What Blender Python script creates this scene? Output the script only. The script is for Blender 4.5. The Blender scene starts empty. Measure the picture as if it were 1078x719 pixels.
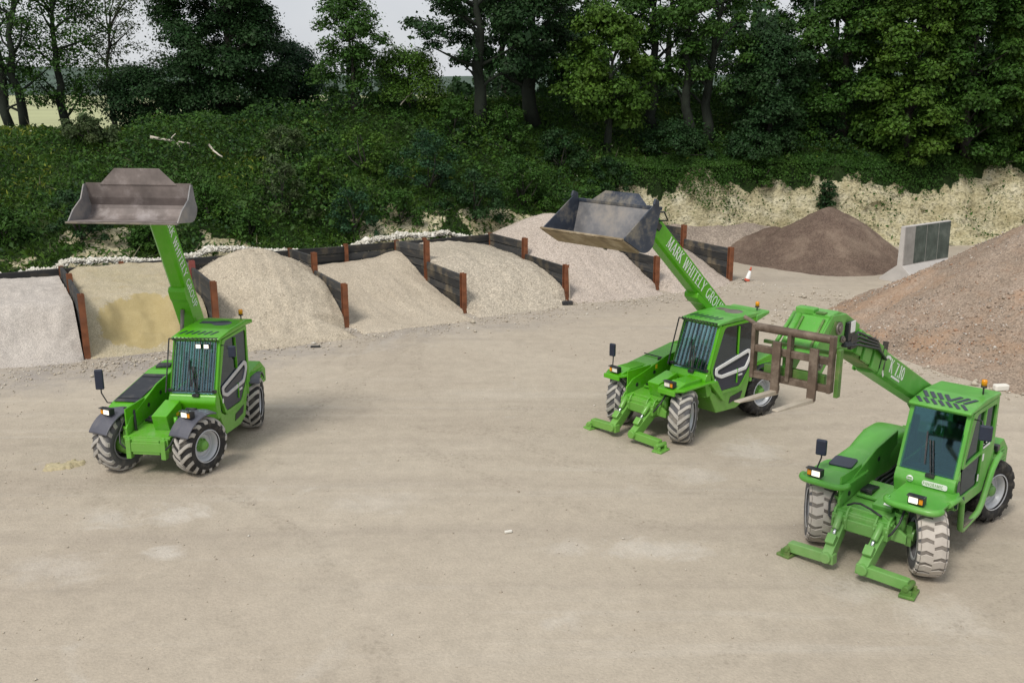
import bpy, bmesh, math, random
import numpy as np
from mathutils import Vector, Matrix
rnd = random.Random(7)
rng = np.random.default_rng(7)
S = bpy.context.scene
COL = S.collection
R = math.radians
PI = math.pi

# ------------------------------------------------------------------ camera numbers (used to place things on the ground)
F, CX, CY, PITCH, H = 1030.0, 539.0, 359.5, R(14.4), 7.5
def at(x, y, Y):                       # photo pixel + distance -> world point
    u = (x-CX)/F; v = -(y-CY)/F
    r = (u, math.cos(PITCH)+v*math.sin(PITCH), -math.sin(PITCH)+v*math.cos(PITCH))
    t = Y/r[1]
    return Vector((r[0]*t, Y, H+r[2]*t))
def gnd(x, y, z=0.0):
    u = (x-CX)/F; v = -(y-CY)/F
    r = (u, math.cos(PITCH)+v*math.sin(PITCH), -math.sin(PITCH)+v*math.cos(PITCH))
    t = (z-H)/r[2]
    return Vector((r[0]*t, r[1]*t, z))

# ------------------------------------------------------------------ noise
def _hash(ix, iy, seed):
    n = (ix.astype(np.int64)*374761393 + iy.astype(np.int64)*668265263 + seed*1274126177) & 0x7fffffff
    n = ((n ^ (n >> 13))*1274126177) & 0x7fffffff
    return ((n ^ (n >> 16)) & 0xffff)/65535.0
def vnoise(x, y, seed=0):
    x = np.asarray(x, float); y = np.asarray(y, float)
    ix = np.floor(x); iy = np.floor(y); fx = x-ix; fy = y-iy
    fx = fx*fx*(3-2*fx); fy = fy*fy*(3-2*fy)
    a = _hash(ix, iy, seed); b = _hash(ix+1, iy, seed); c = _hash(ix, iy+1, seed); d = _hash(ix+1, iy+1, seed)
    return (a*(1-fx)+b*fx)*(1-fy)+(c*(1-fx)+d*fx)*fy
def fbm(x, y, seed=0, oct=4):
    s = 0; a = .5; t = 0
    for k in range(oct):
        s = s+a*vnoise(np.asarray(x)*2**k, np.asarray(y)*2**k, seed+k*17); t += a; a *= .55
    return s/t
def sstep(a, b, x):
    t = np.clip((np.asarray(x, float)-a)/(b-a), 0, 1)
    return t*t*(3-2*t)

# ------------------------------------------------------------------ tagging
def tag(o, label=None, cat=None, group=None, kind=None):
    if label: o['label'] = label
    if cat: o['category'] = cat
    if group: o['group'] = group
    if kind: o['kind'] = kind
    return o
def empty(name, loc, rz=0, **k):
    o = bpy.data.objects.new(name, None); COL.objects.link(o)
    o.location = loc; o.rotation_euler = (0, 0, rz); o.empty_display_size = .3
    return tag(o, **k)

# ------------------------------------------------------------------ materials
def newmat(name):
    m = bpy.data.materials.new(name); m.use_nodes = True
    nt = m.node_tree; b = nt.nodes['Principled BSDF']
    return m, nt, b
def N(nt, t, **k):
    n = nt.nodes.new(t)
    for a, v in k.items():
        if hasattr(n, a): setattr(n, a, v)
        else: n.inputs[a].default_value = v
    return n
def coords(nt): return N(nt, 'ShaderNodeTexCoord').outputs['Object']
def noise(nt, vec, scale, detail=6, rough=.6, dist=0):
    n = N(nt, 'ShaderNodeTexNoise'); n.inputs['Scale'].default_value = scale
    n.inputs['Detail'].default_value = detail; n.inputs['Roughness'].default_value = rough
    n.inputs['Distortion'].default_value = dist
    nt.links.new(vec, n.inputs['Vector']); return n.outputs['Fac']
def ramp(nt, fac, stops):
    r = N(nt, 'ShaderNodeValToRGB'); e = r.color_ramp.elements
    while len(e) < len(stops): e.new(.5)
    for q, (p, c) in zip(e, stops):
        q.position = p; q.color = (c[0], c[1], c[2], 1) if isinstance(c, (tuple, list)) else (c, c, c, 1)
    nt.links.new(fac, r.inputs['Fac']); return r.outputs['Color']
def mix(nt, fac, a, b, mode='MIX'):
    m = N(nt, 'ShaderNodeMix'); m.data_type = 'RGBA'; m.blend_type = mode
    for s, v in ((m.inputs['Factor'], fac), (m.inputs['A'], a), (m.inputs['B'], b)):
        if isinstance(v, (int, float)): s.default_value = v if s.type == 'VALUE' else (v, v, v, 1)
        elif isinstance(v, (tuple, list)): s.default_value = (v[0], v[1], v[2], 1)
        else: nt.links.new(v, s)
    # colour sockets are the ones named A/B of RGBA type
    return m
def mixc(nt, fac, a, b, mode='MIX'):
    m = nt.nodes.new('ShaderNodeMix'); m.data_type = 'RGBA'; m.blend_type = mode
    sf, sa, sb = m.inputs[0], m.inputs[6], m.inputs[7]
    for s, v in ((sf, fac), (sa, a), (sb, b)):
        if isinstance(v, (int, float)):
            s.default_value = v if s is sf else (v, v, v, 1)
        elif isinstance(v, (tuple, list)): s.default_value = (v[0], v[1], v[2], 1)
        else: nt.links.new(v, s)
    return m.outputs[2]
def bump(nt, b, h, strength=.4, dist=.02):
    n = N(nt, 'ShaderNodeBump'); n.inputs['Strength'].default_value = strength; n.inputs['Distance'].default_value = dist
    nt.links.new(h, n.inputs['Height']); nt.links.new(n.outputs['Normal'], b.inputs['Normal'])
def simple(name, c, rough=.6, metal=0, var=.12, scale=6, dirt=None, dirt_amt=.0, bmp=0, spec=.5, dust=0):
    m, nt, b = newmat(name); v = coords(nt)
    f = noise(nt, v, scale, 5)
    lo = tuple(x*(1-var) for x in c); hi = tuple(min(1, x*(1+var)) for x in c)
    col = ramp(nt, f, [(.3, lo), (.7, hi)])
    if dirt:
        g = noise(nt, v, scale*.5, 8, .7)
        col = mixc(nt, ramp(nt, g, [(.50, 0.0), (.68, dirt_amt)]), col, dirt)
        if dust:
            sp = N(nt, 'ShaderNodeSeparateXYZ'); nt.links.new(v, sp.inputs[0])
            zz = N(nt, 'ShaderNodeMath', operation='MULTIPLY_ADD'); nt.links.new(noise(nt, v, 4.5, 8, .75), zz.inputs[0]); zz.inputs[1].default_value = -1.5; nt.links.new(sp.outputs['Z'], zz.inputs[2])
            col = mixc(nt, ramp(nt, zz.outputs[0], [(0.0, dust), (.42, 0.0)]), col, DUST)
            sc = noise(nt, v, 38, 3, .5)
            col = mixc(nt, ramp(nt, sc, [(.66, 0.0), (.72, .35)]), col, DUST)
    nt.links.new(col, b.inputs['Base Color'])
    b.inputs['Roughness'].default_value = rough; b.inputs['Metallic'].default_value = metal
    b.inputs['Specular IOR Level'].default_value = spec
    if bmp: bump(nt, b, noise(nt, v, scale*6, 4), bmp, .01)
    return m
def glass(name, tint, dark, gl=(.9, .95, 1)):
    m, nt, b = newmat(name); nt.nodes.remove(b)
    out = nt.nodes['Material Output']
    t = N(nt, 'ShaderNodeBsdfTransparent'); t.inputs['Color'].default_value = (*tint, 1)
    g = N(nt, 'ShaderNodeBsdfGlossy'); g.inputs['Roughness'].default_value = .04; g.inputs['Color'].default_value = (*gl, 1)
    lw = N(nt, 'ShaderNodeLayerWeight'); lw.inputs['Blend'].default_value = .35
    pw = N(nt, 'ShaderNodeMapRange'); nt.links.new(lw.outputs['Facing'], pw.inputs[0]); pw.inputs[3].default_value = .10; pw.inputs[4].default_value = .75
    mx = N(nt, 'ShaderNodeMixShader'); nt.links.new(pw.outputs[0], mx.inputs[0])
    nt.links.new(t.outputs[0], mx.inputs[1]); nt.links.new(g.outputs[0], mx.inputs[2])
    nt.links.new(mx.outputs[0], out.inputs['Surface'])
    return m
DUST = (.36, .32, .25)
M = {}
M['green'] = simple('green_paint', (.090, .39, .007), .27, 0, .08, 2.5, (.20, .32, .09), .25, dust=.22)
M['green_old'] = simple('faded_green_paint', (.098, .37, .045), .36, 0, .12, 2.5, (.27, .36, .18), .4, dust=.20)  # older machine's paint; also paints a sky sheen on the middle machine's roof
M['dgreen'] = simple('weathered_green_steel', (.085, .20, .035), .55, 0, .25, 5, (.25, .2, .12), .7)
M['black'] = simple('black_plastic', (.018, .02, .024), .45, 0, .2, 8, DUST, .15)
M['fender'] = simple('grey_plastic', (.085, .088, .112), .45, 0, .08, 4, DUST, .2)
M['hoodgrille'] = simple('dark_hood_panel', (.018, .021, .030), .5, 0, .15, 6, DUST, .2)
M['rubber'] = simple('black_rubber', (.014, .014, .015), .75, 0, .2, 9, DUST, .2)
M['rubber_dusty'] = simple('dusty_rubber', (.10, .10, .105), .85, 0, .2, 6, DUST, .5)
M['tread'] = simple('dusty_tread', (.42, .40, .365), .9, 0, .15, 8, (.17, .16, .15), .5)
M['tread_gap'] = simple('dusty_tread_gap', (.19, .17, .15), .95, 0, .25, 8)
M['tread_brown'] = simple('brown_dusty_tread', (.50, .46, .415), .9, 0, .10, 8, (.27, .24, .21), .4)
M['rim'] = simple('silver_rim', (.50, .52, .56), .4, .15, .06, 6, DUST, .2)
M['rim_dusty'] = simple('dusty_rim', (.22, .22, .24), .6, .1, .1, 6, DUST, .3)
M['steel'] = simple('dirty_steel', (.20, .18, .16), .5, .5, .3, 4, (.33, .28, .2), .8, .15)
M['bucket_in'] = simple('worn_brown_steel', (.20, .17, .16), .62, .1, .3, 3, (.36, .33, .33), .8, .1)
M['bucket_blue'] = simple('worn_blue_grey_steel', (.045, .058, .085), .5, .2, .4, 2.2, (.30, .26, .19), .95, .1)
M['mud'] = simple('muddy_steel', (.26, .20, .12), .75, .1, .35, 3, (.46, .40, .30), .8, .3)
M['chrome'] = simple('chrome_rod', (.7, .72, .75), .15, 1, .03)
M['white'] = simple('white_marking', (.78, .79, .78), .5, 0, .04)
M['seat'] = simple('grey_seat', (.22, .22, .24), .8, 0, .1)
M['navy'] = simple('dark_blue_plastic', (.018, .026, .05), .35, 0, .15)
M['amber'] = simple('amber_lens', (.75, .30, .01), .2, 0, .05)
M['yellow'] = simple('yellow_sticker', (.75, .55, .02), .5, 0, .05)
M['forkbrown'] = simple('brown_worn_steel', (.13, .095, .07), .6, .3, .3, 5, (.30, .25, .2), .6, .2)
M['forkblade'] = simple('scoured_fork_steel', (0.512, 0.456, 0.372), .5, .2, .15, 5, (.4, .33, .24), .6)
M['bucket_grey'] = simple('worn_grey_steel', (.215, .215, .225), .55, .15, .35, 2.2, (.36, .31, .25), .7, .1)
M['glass'] = glass('cab_glass', (.70, .84, .87), .5, (.6, .82, .9))  # teal of the reflections is put into the gloss colour
M['glass_dark'] = glass('tinted_glass', (.12, .15, .18), .5, (.30, .36, .42))
M['glass_blue'] = glass('blue_tinted_windscreen', (.42, .60, .63), .5, (.45, .72, .80))  # windscreen's teal reflection is set by tint and gloss colour
M['black_gloss'] = simple('black_oily_metal', (.010, .012, .014), .3, 0, .3, 9, DUST, .1)  # valve block metal; also paints the shade in the frame gap
M['rust'] = simple('rusty_steel', (.20, .072, .030), .85, .0, .45, 4, (.10, .05, .035), .8, .3)
M['concrete'] = simple('pale_concrete', (.50, .48, .46), .85, 0, .12, 3, (.3, .29, .27), .4, .2)
def lamp_mat():
    m, nt, b = newmat('lit_lamp'); b.inputs['Base Color'].default_value = (.9, .88, .8, 1)
    b.inputs['Emission Color'].default_value = (1, .93, .72, 1); b.inputs['Emission Strength'].default_value = .9
    return m
M['lamp'] = lamp_mat()
M['lens'] = simple('headlight_lens', (.8, .78, .7), .1, 0, .03)

def timber():
    m, nt, b = newmat('blackened_timber'); v = coords(nt)
    mp = N(nt, 'ShaderNodeMapping'); mp.inputs['Scale'].default_value = (.6, .6, 5); nt.links.new(v, mp.inputs['Vector'])
    f = noise(nt, mp.outputs[0], 1.4, 8, .65)
    g = noise(nt, v, 1.3, 5, .6)
    col = ramp(nt, f, [(.25, (.012, .014, .017)), (.55, (.032, .033, .034)), (.72, (.085, .072, .055))])
    col = mixc(nt, ramp(nt, g, [(.52, 0.0), (.7, .75)]), col, (.16, .13, .085))
    gi = N(nt, 'ShaderNodeNewGeometry')
    col = mixc(nt, 1.0, col, ramp(nt, gi.outputs['Random Per Island'], [(0, .55), (.6, 1.1), (1, 2.1)]), 'MULTIPLY')
    edge = noise(nt, v, 9, 6, .8)
    col = mixc(nt, ramp(nt, edge, [(.62, 0.0), (.72, .5)]), col, (.24, .20, .15))
    nt.links.new(col, b.inputs['Base Color']); b.inputs['Roughness'].default_value = .85
    bump(nt, b, f, .5, .02); return m
M['timber'] = timber()

def grainy(name, c1, c2, c3, grain, patch=.35, bstr=.6, bdist=.03, extra=None):
    m, nt, b = newmat(name); v = coords(nt)
    vo = N(nt, 'ShaderNodeTexVoronoi'); vo.inputs['Scale'].default_value = grain; nt.links.new(v, vo.inputs['Vector'])
    bw = N(nt, 'ShaderNodeRGBToBW'); nt.links.new(vo.outputs['Color'], bw.inputs[0])
    f = noise(nt, v, patch, 7, .62)
    base = ramp(nt, f, [(.35, c1), (.65, c2)])
    speck = ramp(nt, bw.outputs[0], [(.2, .72), (.55, 1.0), (.85, 1.25)])
    col = mixc(nt, 1.0, base, speck, 'MULTIPLY')
    f2 = noise(nt, v, patch*5, 6, .65)
    col = mixc(nt, ramp(nt, f2, [(.5, 0.0), (.75, .5)]), col, c3)
    if extra: col = extra(nt, v, col)
    nt.links.new(col, b.inputs['Base Color']); b.inputs['Roughness'].default_value = .95
    b.inputs['Specular IOR Level'].default_value = .15
    f3 = noise(nt, v, grain*.6, 3, .6)
    bump(nt, b, f3, bstr, bdist); return m
M['sand_grey'] = grainy('grey_sand', (.43, .395, .36), (.52, .48, .44), (.36, .325, .295), 60, .5, .35)
def damp(nt, v, col):
    f = noise(nt, v, .9, 8, .7, .8)
    sc_ = N(nt, 'ShaderNodeVectorMath', operation='MULTIPLY'); nt.links.new(v, sc_.inputs[0]); sc_.inputs[1].default_value = (.50, .45, .95)
    mp = N(nt, 'ShaderNodeVectorMath', operation='DISTANCE'); nt.links.new(sc_.outputs[0], mp.inputs[0]); mp.inputs[1].default_value = (.0, .95, .74)
    mm = N(nt, 'ShaderNodeMath', operation='MULTIPLY_ADD'); nt.links.new(f, mm.inputs[0]); mm.inputs[1].default_value = -1.1; nt.links.new(mp.outputs['Value'], mm.inputs[2])
    return mixc(nt, ramp(nt, mm.outputs[0], [(.12, .75), (.15, .55), (.19, 0.0)]), col, mixc(nt, noise(nt, v, 3.5, 8, .75), (.33, .25, .095), (.46, .38, .18)))
M['sand_yellow'] = grainy('yellow_sand', (0.400, 0.353, 0.242), (0.465, 0.409, 0.298), (0.391, 0.316, 0.177), 60, .5, .35, .03, damp)
M['gravel_tan'] = grainy('tan_gravel', (0.428, 0.372, 0.288), (0.502, 0.442, 0.349), (0.372, 0.326, 0.251), 38, .5, .7, .03)
M['gravel_fine'] = grainy('fine_gravel', (0.428, 0.372, 0.293), (0.502, 0.442, 0.353), (0.391, 0.339, 0.270), 45, .5, .5, .02)
M['gravel_coarse'] = grainy('coarse_gravel', (0.437, 0.391, 0.316), (0.512, 0.456, 0.372), (0.372, 0.326, 0.260), 26, .5, .9, .05)
M['gravel_pink'] = grainy('pinkish_gravel', (0.437, 0.377, 0.326), (0.502, 0.437, 0.381), (0.391, 0.339, 0.298), 34, .5, .7, .035)
M['soil'] = grainy('brown_soil', (.125, .090, .072), (.175, .128, .100), (.26, .20, .155), 26, .5, .8, .05, lambda nt, v, col: mixc(nt, ramp(nt, noise(nt, v, .42, 6, .6, .6), [(.52, 0.0), (.66, .6)]), col, (.30, .235, .18)))
M['berm'] = grainy('dusty_spoil', (.29, .24, .20), (.38, .32, .265), (.22, .185, .165), 18, .6, .9, .08)
M['rubbleheap'] = grainy('pink_hardcore', (.275, .215, .165), (.37, .295, .235), (.32, .205, .135), 24, .35, .9, .06, lambda nt, v, col: mixc(nt, ramp(nt, noise(nt, v, .30, 7, .65, 1.0), [(.50, 0.0), (.64, .55)]), col, (.44, .275, .17)))
M['chalk'] = grainy('white_chalk', (.72, .71, .66), (.80, .79, .74), (.6, .59, .54), 5, 1, .6, .05)

def N_add(nt, a, k):
    n = N(nt, 'ShaderNodeMath', operation='ADD'); nt.links.new(a, n.inputs[0]); n.inputs[1].default_value = k; return n.outputs[0]
def yard():
    m, nt, b = newmat('dusty_yard'); v = coords(nt)
    f = noise(nt, v, .11, 8, .62, .6)
    base = ramp(nt, f, [(.30, (.39, .337, .272)), (.5, (.44, .386, .312)), (.72, (.485, .432, .355))])
    # long dragged streaks left by wheels and blades
    for ang, sc, lo, hi, c, st in ((24, (.05, .9, 1), .50, .74, (.335, .29, .24), .55), (-9, (.06, 1.2, 1), .56, .76, (.52, .48, .42), .5), (62, (.08, 1.0, 1), .56, .8, (.36, .315, .26), .4)):
        mp = N(nt, 'ShaderNodeMapping'); mp.inputs['Rotation'].default_value = (0, 0, R(ang)); mp.inputs['Scale'].default_value = sc
        nt.links.new(v, mp.inputs['Vector'])
        q = noise(nt, mp.outputs[0], 1.0, 7, .65, .7)
        base = mixc(nt, ramp(nt, q, [(lo, 0.0), (hi, st)]), base, c)
    # pale chalk dust patches
    q = noise(nt, v, .33, 6, .6, 1.2)
    base = mixc(nt, ramp(nt, q, [(.63, 0.0), (.76, .55)]), base, (.56, .53, .48))
    # grey stone dust strip running along the front of the bays
    sx = N(nt, 'ShaderNodeVectorMath', operation='DOT_PRODUCT'); nt.links.new(v, sx.inputs[0]); sx.inputs[1].default_value = (-.488, .873, 0)
    q = noise(nt, v, .5, 7, .65, .5)
    ad = N(nt, 'ShaderNodeMath', operation='MULTIPLY_ADD'); nt.links.new(q, ad.inputs[0]); ad.inputs[1].default_value = 7.0; nt.links.new(sx.outputs['Value'], ad.inputs[2])
    sc = N(nt, 'ShaderNodeMapRange'); nt.links.new(ad.outputs[0], sc.inputs[0]); sc.inputs[1].default_value = 25; sc.inputs[2].default_value = 41
    gm = ramp(nt, sc.outputs[0], [(.28, 0.0), (.42, .8), (.52, .75), (.64, 0.0)])
    ux = N(nt, 'ShaderNodeVectorMath', operation='DOT_PRODUCT'); nt.links.new(v, ux.inputs[0]); ux.inputs[1].default_value = (.873, .488, 0)
    um = N(nt, 'ShaderNodeMapRange'); nt.links.new(ux.outputs['Value'], um.inputs[0]); um.inputs[1].default_value = 22; um.inputs[2].default_value = 8
    um.inputs[3].default_value = 0.25; um.inputs[4].default_value = 1
    base = mixc(nt, mixc(nt, 1.0, mixc(nt, 1.0, gm, um.outputs[0], 'MULTIPLY'), ramp(nt, noise(nt, v, .8, 8, .7, .6), [(.35, .25), (.6, 1.0)]), 'MULTIPLY'), base, (.285, .262, .245))
    # pale scuffed spots and bladed patches
    q = noise(nt, v, 1.6, 8, .7, .8)
    for (px, py, rx, ry, am) in ((190, 541, .9, .30, .55), (172, 582, .55, .22, .6), (118, 546, .8, .3, .45), (690, 578, 1.5, .25, .5), (792, 474, .9, .5, .45), (600, 575, .9, .2, .35), (735, 500, .8, .4, .35), (905, 620, .8, .3, .3), (60, 600, 1.2, .4, .3), (1000, 650, 1.0, .4, .3), (400, 530, 1.4, .35, .25)):
        c = gnd(px, py); m1 = N(nt, 'ShaderNodeVectorMath', operation='SUBTRACT'); nt.links.new(v, m1.inputs[0]); m1.inputs[1].default_value = (c.x, c.y, 0)
        m2 = N(nt, 'ShaderNodeVectorMath', operation='MULTIPLY'); nt.links.new(m1.outputs[0], m2.inputs[0]); m2.inputs[1].default_value = (1/rx, 1/ry*.45, 0)
        m3 = N(nt, 'ShaderNodeVectorMath', operation='LENGTH'); nt.links.new(m2.outputs[0], m3.inputs[0])
        m4 = N(nt, 'ShaderNodeMath', operation='MULTIPLY_ADD'); nt.links.new(q, m4.inputs[0]); m4.inputs[1].default_value = -2.6; nt.links.new(m3.outputs['Value'], m4.inputs[2])
        base = mixc(nt, ramp(nt, N_add(nt, m4.outputs[0], 1.5), [(.45, am*.85), (.75, am*.35), (1.15, 0.0)]), base, (.60, .565, .51))
    # dark damp or oily dirt, left of the bays and where machines turn
    q = noise(nt, v, .28, 7, .65, 1.0)
    base = mixc(nt, ramp(nt, q, [(.60, 0.0), (.74, .42)]), base, (.30, .262, .215))
    # tyre tracks: arcs of pressed lug prints
    trk = None
    for (cx_, cy_, r_, w_) in ((-2, 6, 15.2, .22), (-2, 6, 13.4, .22), (9, 28, 13.6, .20), (9, 28, 11.8, .20), (-14, 8, 11.0, .2), (-14, 8, 12.8, .2), (2, 40, 17.5, .22), (2, 40, 19.3, .22), (14, 2, 13.0, .2), (14, 2, 14.8, .2), (-20, 30, 15.0, .2), (-20, 30, 16.8, .2)):
        m1 = N(nt, 'ShaderNodeVectorMath', operation='DISTANCE'); nt.links.new(v, m1.inputs[0]); m1.inputs[1].default_value = (cx_, cy_, 0)
        m2 = N(nt, 'ShaderNodeMath', operation='SUBTRACT'); nt.links.new(m1.outputs['Value'], m2.inputs[0]); m2.inputs[1].default_value = r_
        m3 = N(nt, 'ShaderNodeMath', operation='ABSOLUTE'); nt.links.new(m2.outputs[0], m3.inputs[0])
        m4 = N(nt, 'ShaderNodeMapRange'); nt.links.new(m3.outputs[0], m4.inputs[0]); m4.inputs[1].default_value = w_*1.15; m4.inputs[2].default_value = w_*.75
        if trk is None: trk = m4.outputs[0]
        else:
            m5 = N(nt, 'ShaderNodeMath', operation='MAXIMUM'); nt.links.new(trk, m5.inputs[0]); nt.links.new(m4.outputs[0], m5.inputs[1]); trk = m5.outputs[0]
    wv = N(nt, 'ShaderNodeTexVoronoi'); wv.inputs['Scale'].default_value = 9; nt.links.new(v, wv.inputs['Vector'])
    lug = ramp(nt, wv.outputs['Distance'], [(.2, 1.0), (.5, .2)])
    tm = mixc(nt, 1.0, mixc(nt, 1.0, trk, lug, 'MULTIPLY'), ramp(nt, noise(nt, v, .35, 6, .7, .5), [(.42, 0.0), (.56, 1.0)]), 'MULTIPLY')
    base = mixc(nt, mixc(nt, 1.0, tm, .55, 'MULTIPLY'), base, (.31, .268, .215))
    # fine grit
    vo = N(nt, 'ShaderNodeTexVoronoi'); vo.inputs['Scale'].default_value = 34; nt.links.new(v, vo.inputs['Vector'])
    bw = N(nt, 'ShaderNodeRGBToBW'); nt.links.new(vo.outputs['Color'], bw.inputs[0])
    base = mixc(nt, 1.0, base, ramp(nt, bw.outputs[0], [(.1, .93), (.5, 1.0), (.9, 1.05)]), 'MULTIPLY')
    g = noise(nt, v, 2.6, 9, .7)
    base = mixc(nt, 1.0, base, ramp(nt, g, [(.3, .90), (.7, 1.07)]), 'MULTIPLY')
    nt.links.new(base, b.inputs['Base Color']); b.inputs['Roughness'].default_value = .95; b.inputs['Specular IOR Level'].default_value = .15
    ad = N(nt, 'ShaderNodeMath', operation='ADD')
    nt.links.new(noise(nt, v, 1.1, 9, .62), ad.inputs[0]); nt.links.new(noise(nt, v, 22, 3, .6), ad.inputs[1])
    bump(nt, b, ad.outputs[0], .42, .04)
    return m
M['yard'] = yard()

def bank_mat():
    m, nt, b = newmat('bank_soil_and_chalk'); v = coords(nt)
    a = N(nt, 'ShaderNodeAttribute'); a.attribute_name = 'chalk'
    f = noise(nt, v, 1.1, 8, .7)
    ad = N(nt, 'ShaderNodeMath', operation='MULTIPLY_ADD'); nt.links.new(f, ad.inputs[0]); ad.inputs[1].default_value = 1.3; nt.links.new(a.outputs['Fac'], ad.inputs[2])
    msk = ramp(nt, ad.outputs[0], [(.92, 0.0), (1.0, 1.0)])
    mp = N(nt, 'ShaderNodeMapping'); mp.inputs['Scale'].default_value = (1, 1, 1.6); nt.links.new(v, mp.inputs['Vector'])
    vo = N(nt, 'ShaderNodeTexVoronoi'); vo.inputs['Scale'].default_value = 9.5; nt.links.new(mp.outputs[0], vo.inputs['Vector'])
    bw = N(nt, 'ShaderNodeRGBToBW'); nt.links.new(vo.outputs['Color'], bw.inputs[0])
    ch = ramp(nt, noise(nt, mp.outputs[0], .9, 8, .7), [(.34, (.47, .415, .25)), (.5, (.63, .575, .38)), (.68, (.75, .705, .53))])
    ch = mixc(nt, 1.0, ch, ramp(nt, bw.outputs[0], [(.12, .5), (.4, .95), (.8, 1.12)]), 'MULTIPLY')
    sp = noise(nt, mp.outputs[0], 6.5, 9, .85)
    ch = mixc(nt, ramp(nt, sp, [(.52, 0.0), (.60, .72)]), ch, (.19, .175, .085))
    sp2 = noise(nt, v, .8, 6, .7)
    ch = mixc(nt, ramp(nt, sp2, [(.52, 0.0), (.74, .45)]), ch, (.30, .255, .15))
    so = ramp(nt, noise(nt, v, .8, 6), [(.35, (.018, .032, .012)), (.6, (.03, .055, .016)), (.75, (.055, .06, .025))])
    nt.links.new(mixc(nt, msk, so, ch), b.inputs['Base Color'])
    b.inputs['Roughness'].default_value = 1; b.inputs['Specular IOR Level'].default_value = .1
    bump(nt, b, noise(nt, mp.outputs[0], 3.2, 7, .75), .9, .18); return m
M['bank'] = bank_mat()

def leafmat(name, c, var=.5, yellow=.3, trans=.25):
    m, nt, b = newmat(name)
    g = N(nt, 'ShaderNodeNewGeometry')
    v = coords(nt); f = noise(nt, v, .55, 3, .6)
    r1 = ramp(nt, g.outputs['Random Per Island'], [(0, tuple(x*(1-var) for x in c)), (.5, c), (1, tuple(x*(1+var) for x in c))])
    warm = (c[0]*2.0, c[1]*1.45, c[2]*.9)
    col = mixc(nt, ramp(nt, f, [(.42, 0.0), (.68, yellow)]), r1, warm)
    nt.links.new(col, b.inputs['Base Color']); b.inputs['Roughness'].default_value = .6; b.inputs['Specular IOR Level'].default_value = .25
    t = N(nt, 'ShaderNodeBsdfTranslucent'); nt.links.new(col, t.inputs['Color'])
    mx = N(nt, 'ShaderNodeMixShader'); mx.inputs[0].default_value = trans
    nt.links.new(b.outputs[0], mx.inputs[1]); nt.links.new(t.outputs[0], mx.inputs[2])
    nt.links.new(mx.outputs[0], nt.nodes['Material Output'].inputs['Surface']); return m
M['leaf_dark'] = leafmat('dark_leaves', (.019, .056, .016))
M['leaf_mid'] = leafmat('green_leaves', (.034, .092, .013))
M['leaf_bright'] = leafmat('yellow_green_leaves', (.055, .125, .015), .5, .4)
M['leaf_teal'] = leafmat('blue_green_leaves', (.019, .062, .025))
M['leaf_grey'] = leafmat('grey_green_leaves', (.06, .095, .035), .4, .2)
M['grass'] = leafmat('bank_grass_blades', (.036, .092, .011), .5, .6)
M['weed'] = leafmat('yellow_weeds', (.12, .17, .02), .4, .5)
M['bark'] = simple('bark', (.032, .029, .024), .9, 0, .35, 3, (.05, .07, .03), .6, .4)
M['ivybark'] = simple('ivy_bark', (.012, .018, .011), .9, 0, .4, 3, None, 0, .4)
M['deadwood'] = simple('bleached_wood', (.58, .53, .45), .8, 0, .2, 4)
M['field'] = simple('pale_field', (.36, .38, .20), 1, 0, .15, .05)
M['hill'] = simple('wooded_hill', (.05, .085, .06), 1, 0, .45, .02)

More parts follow.
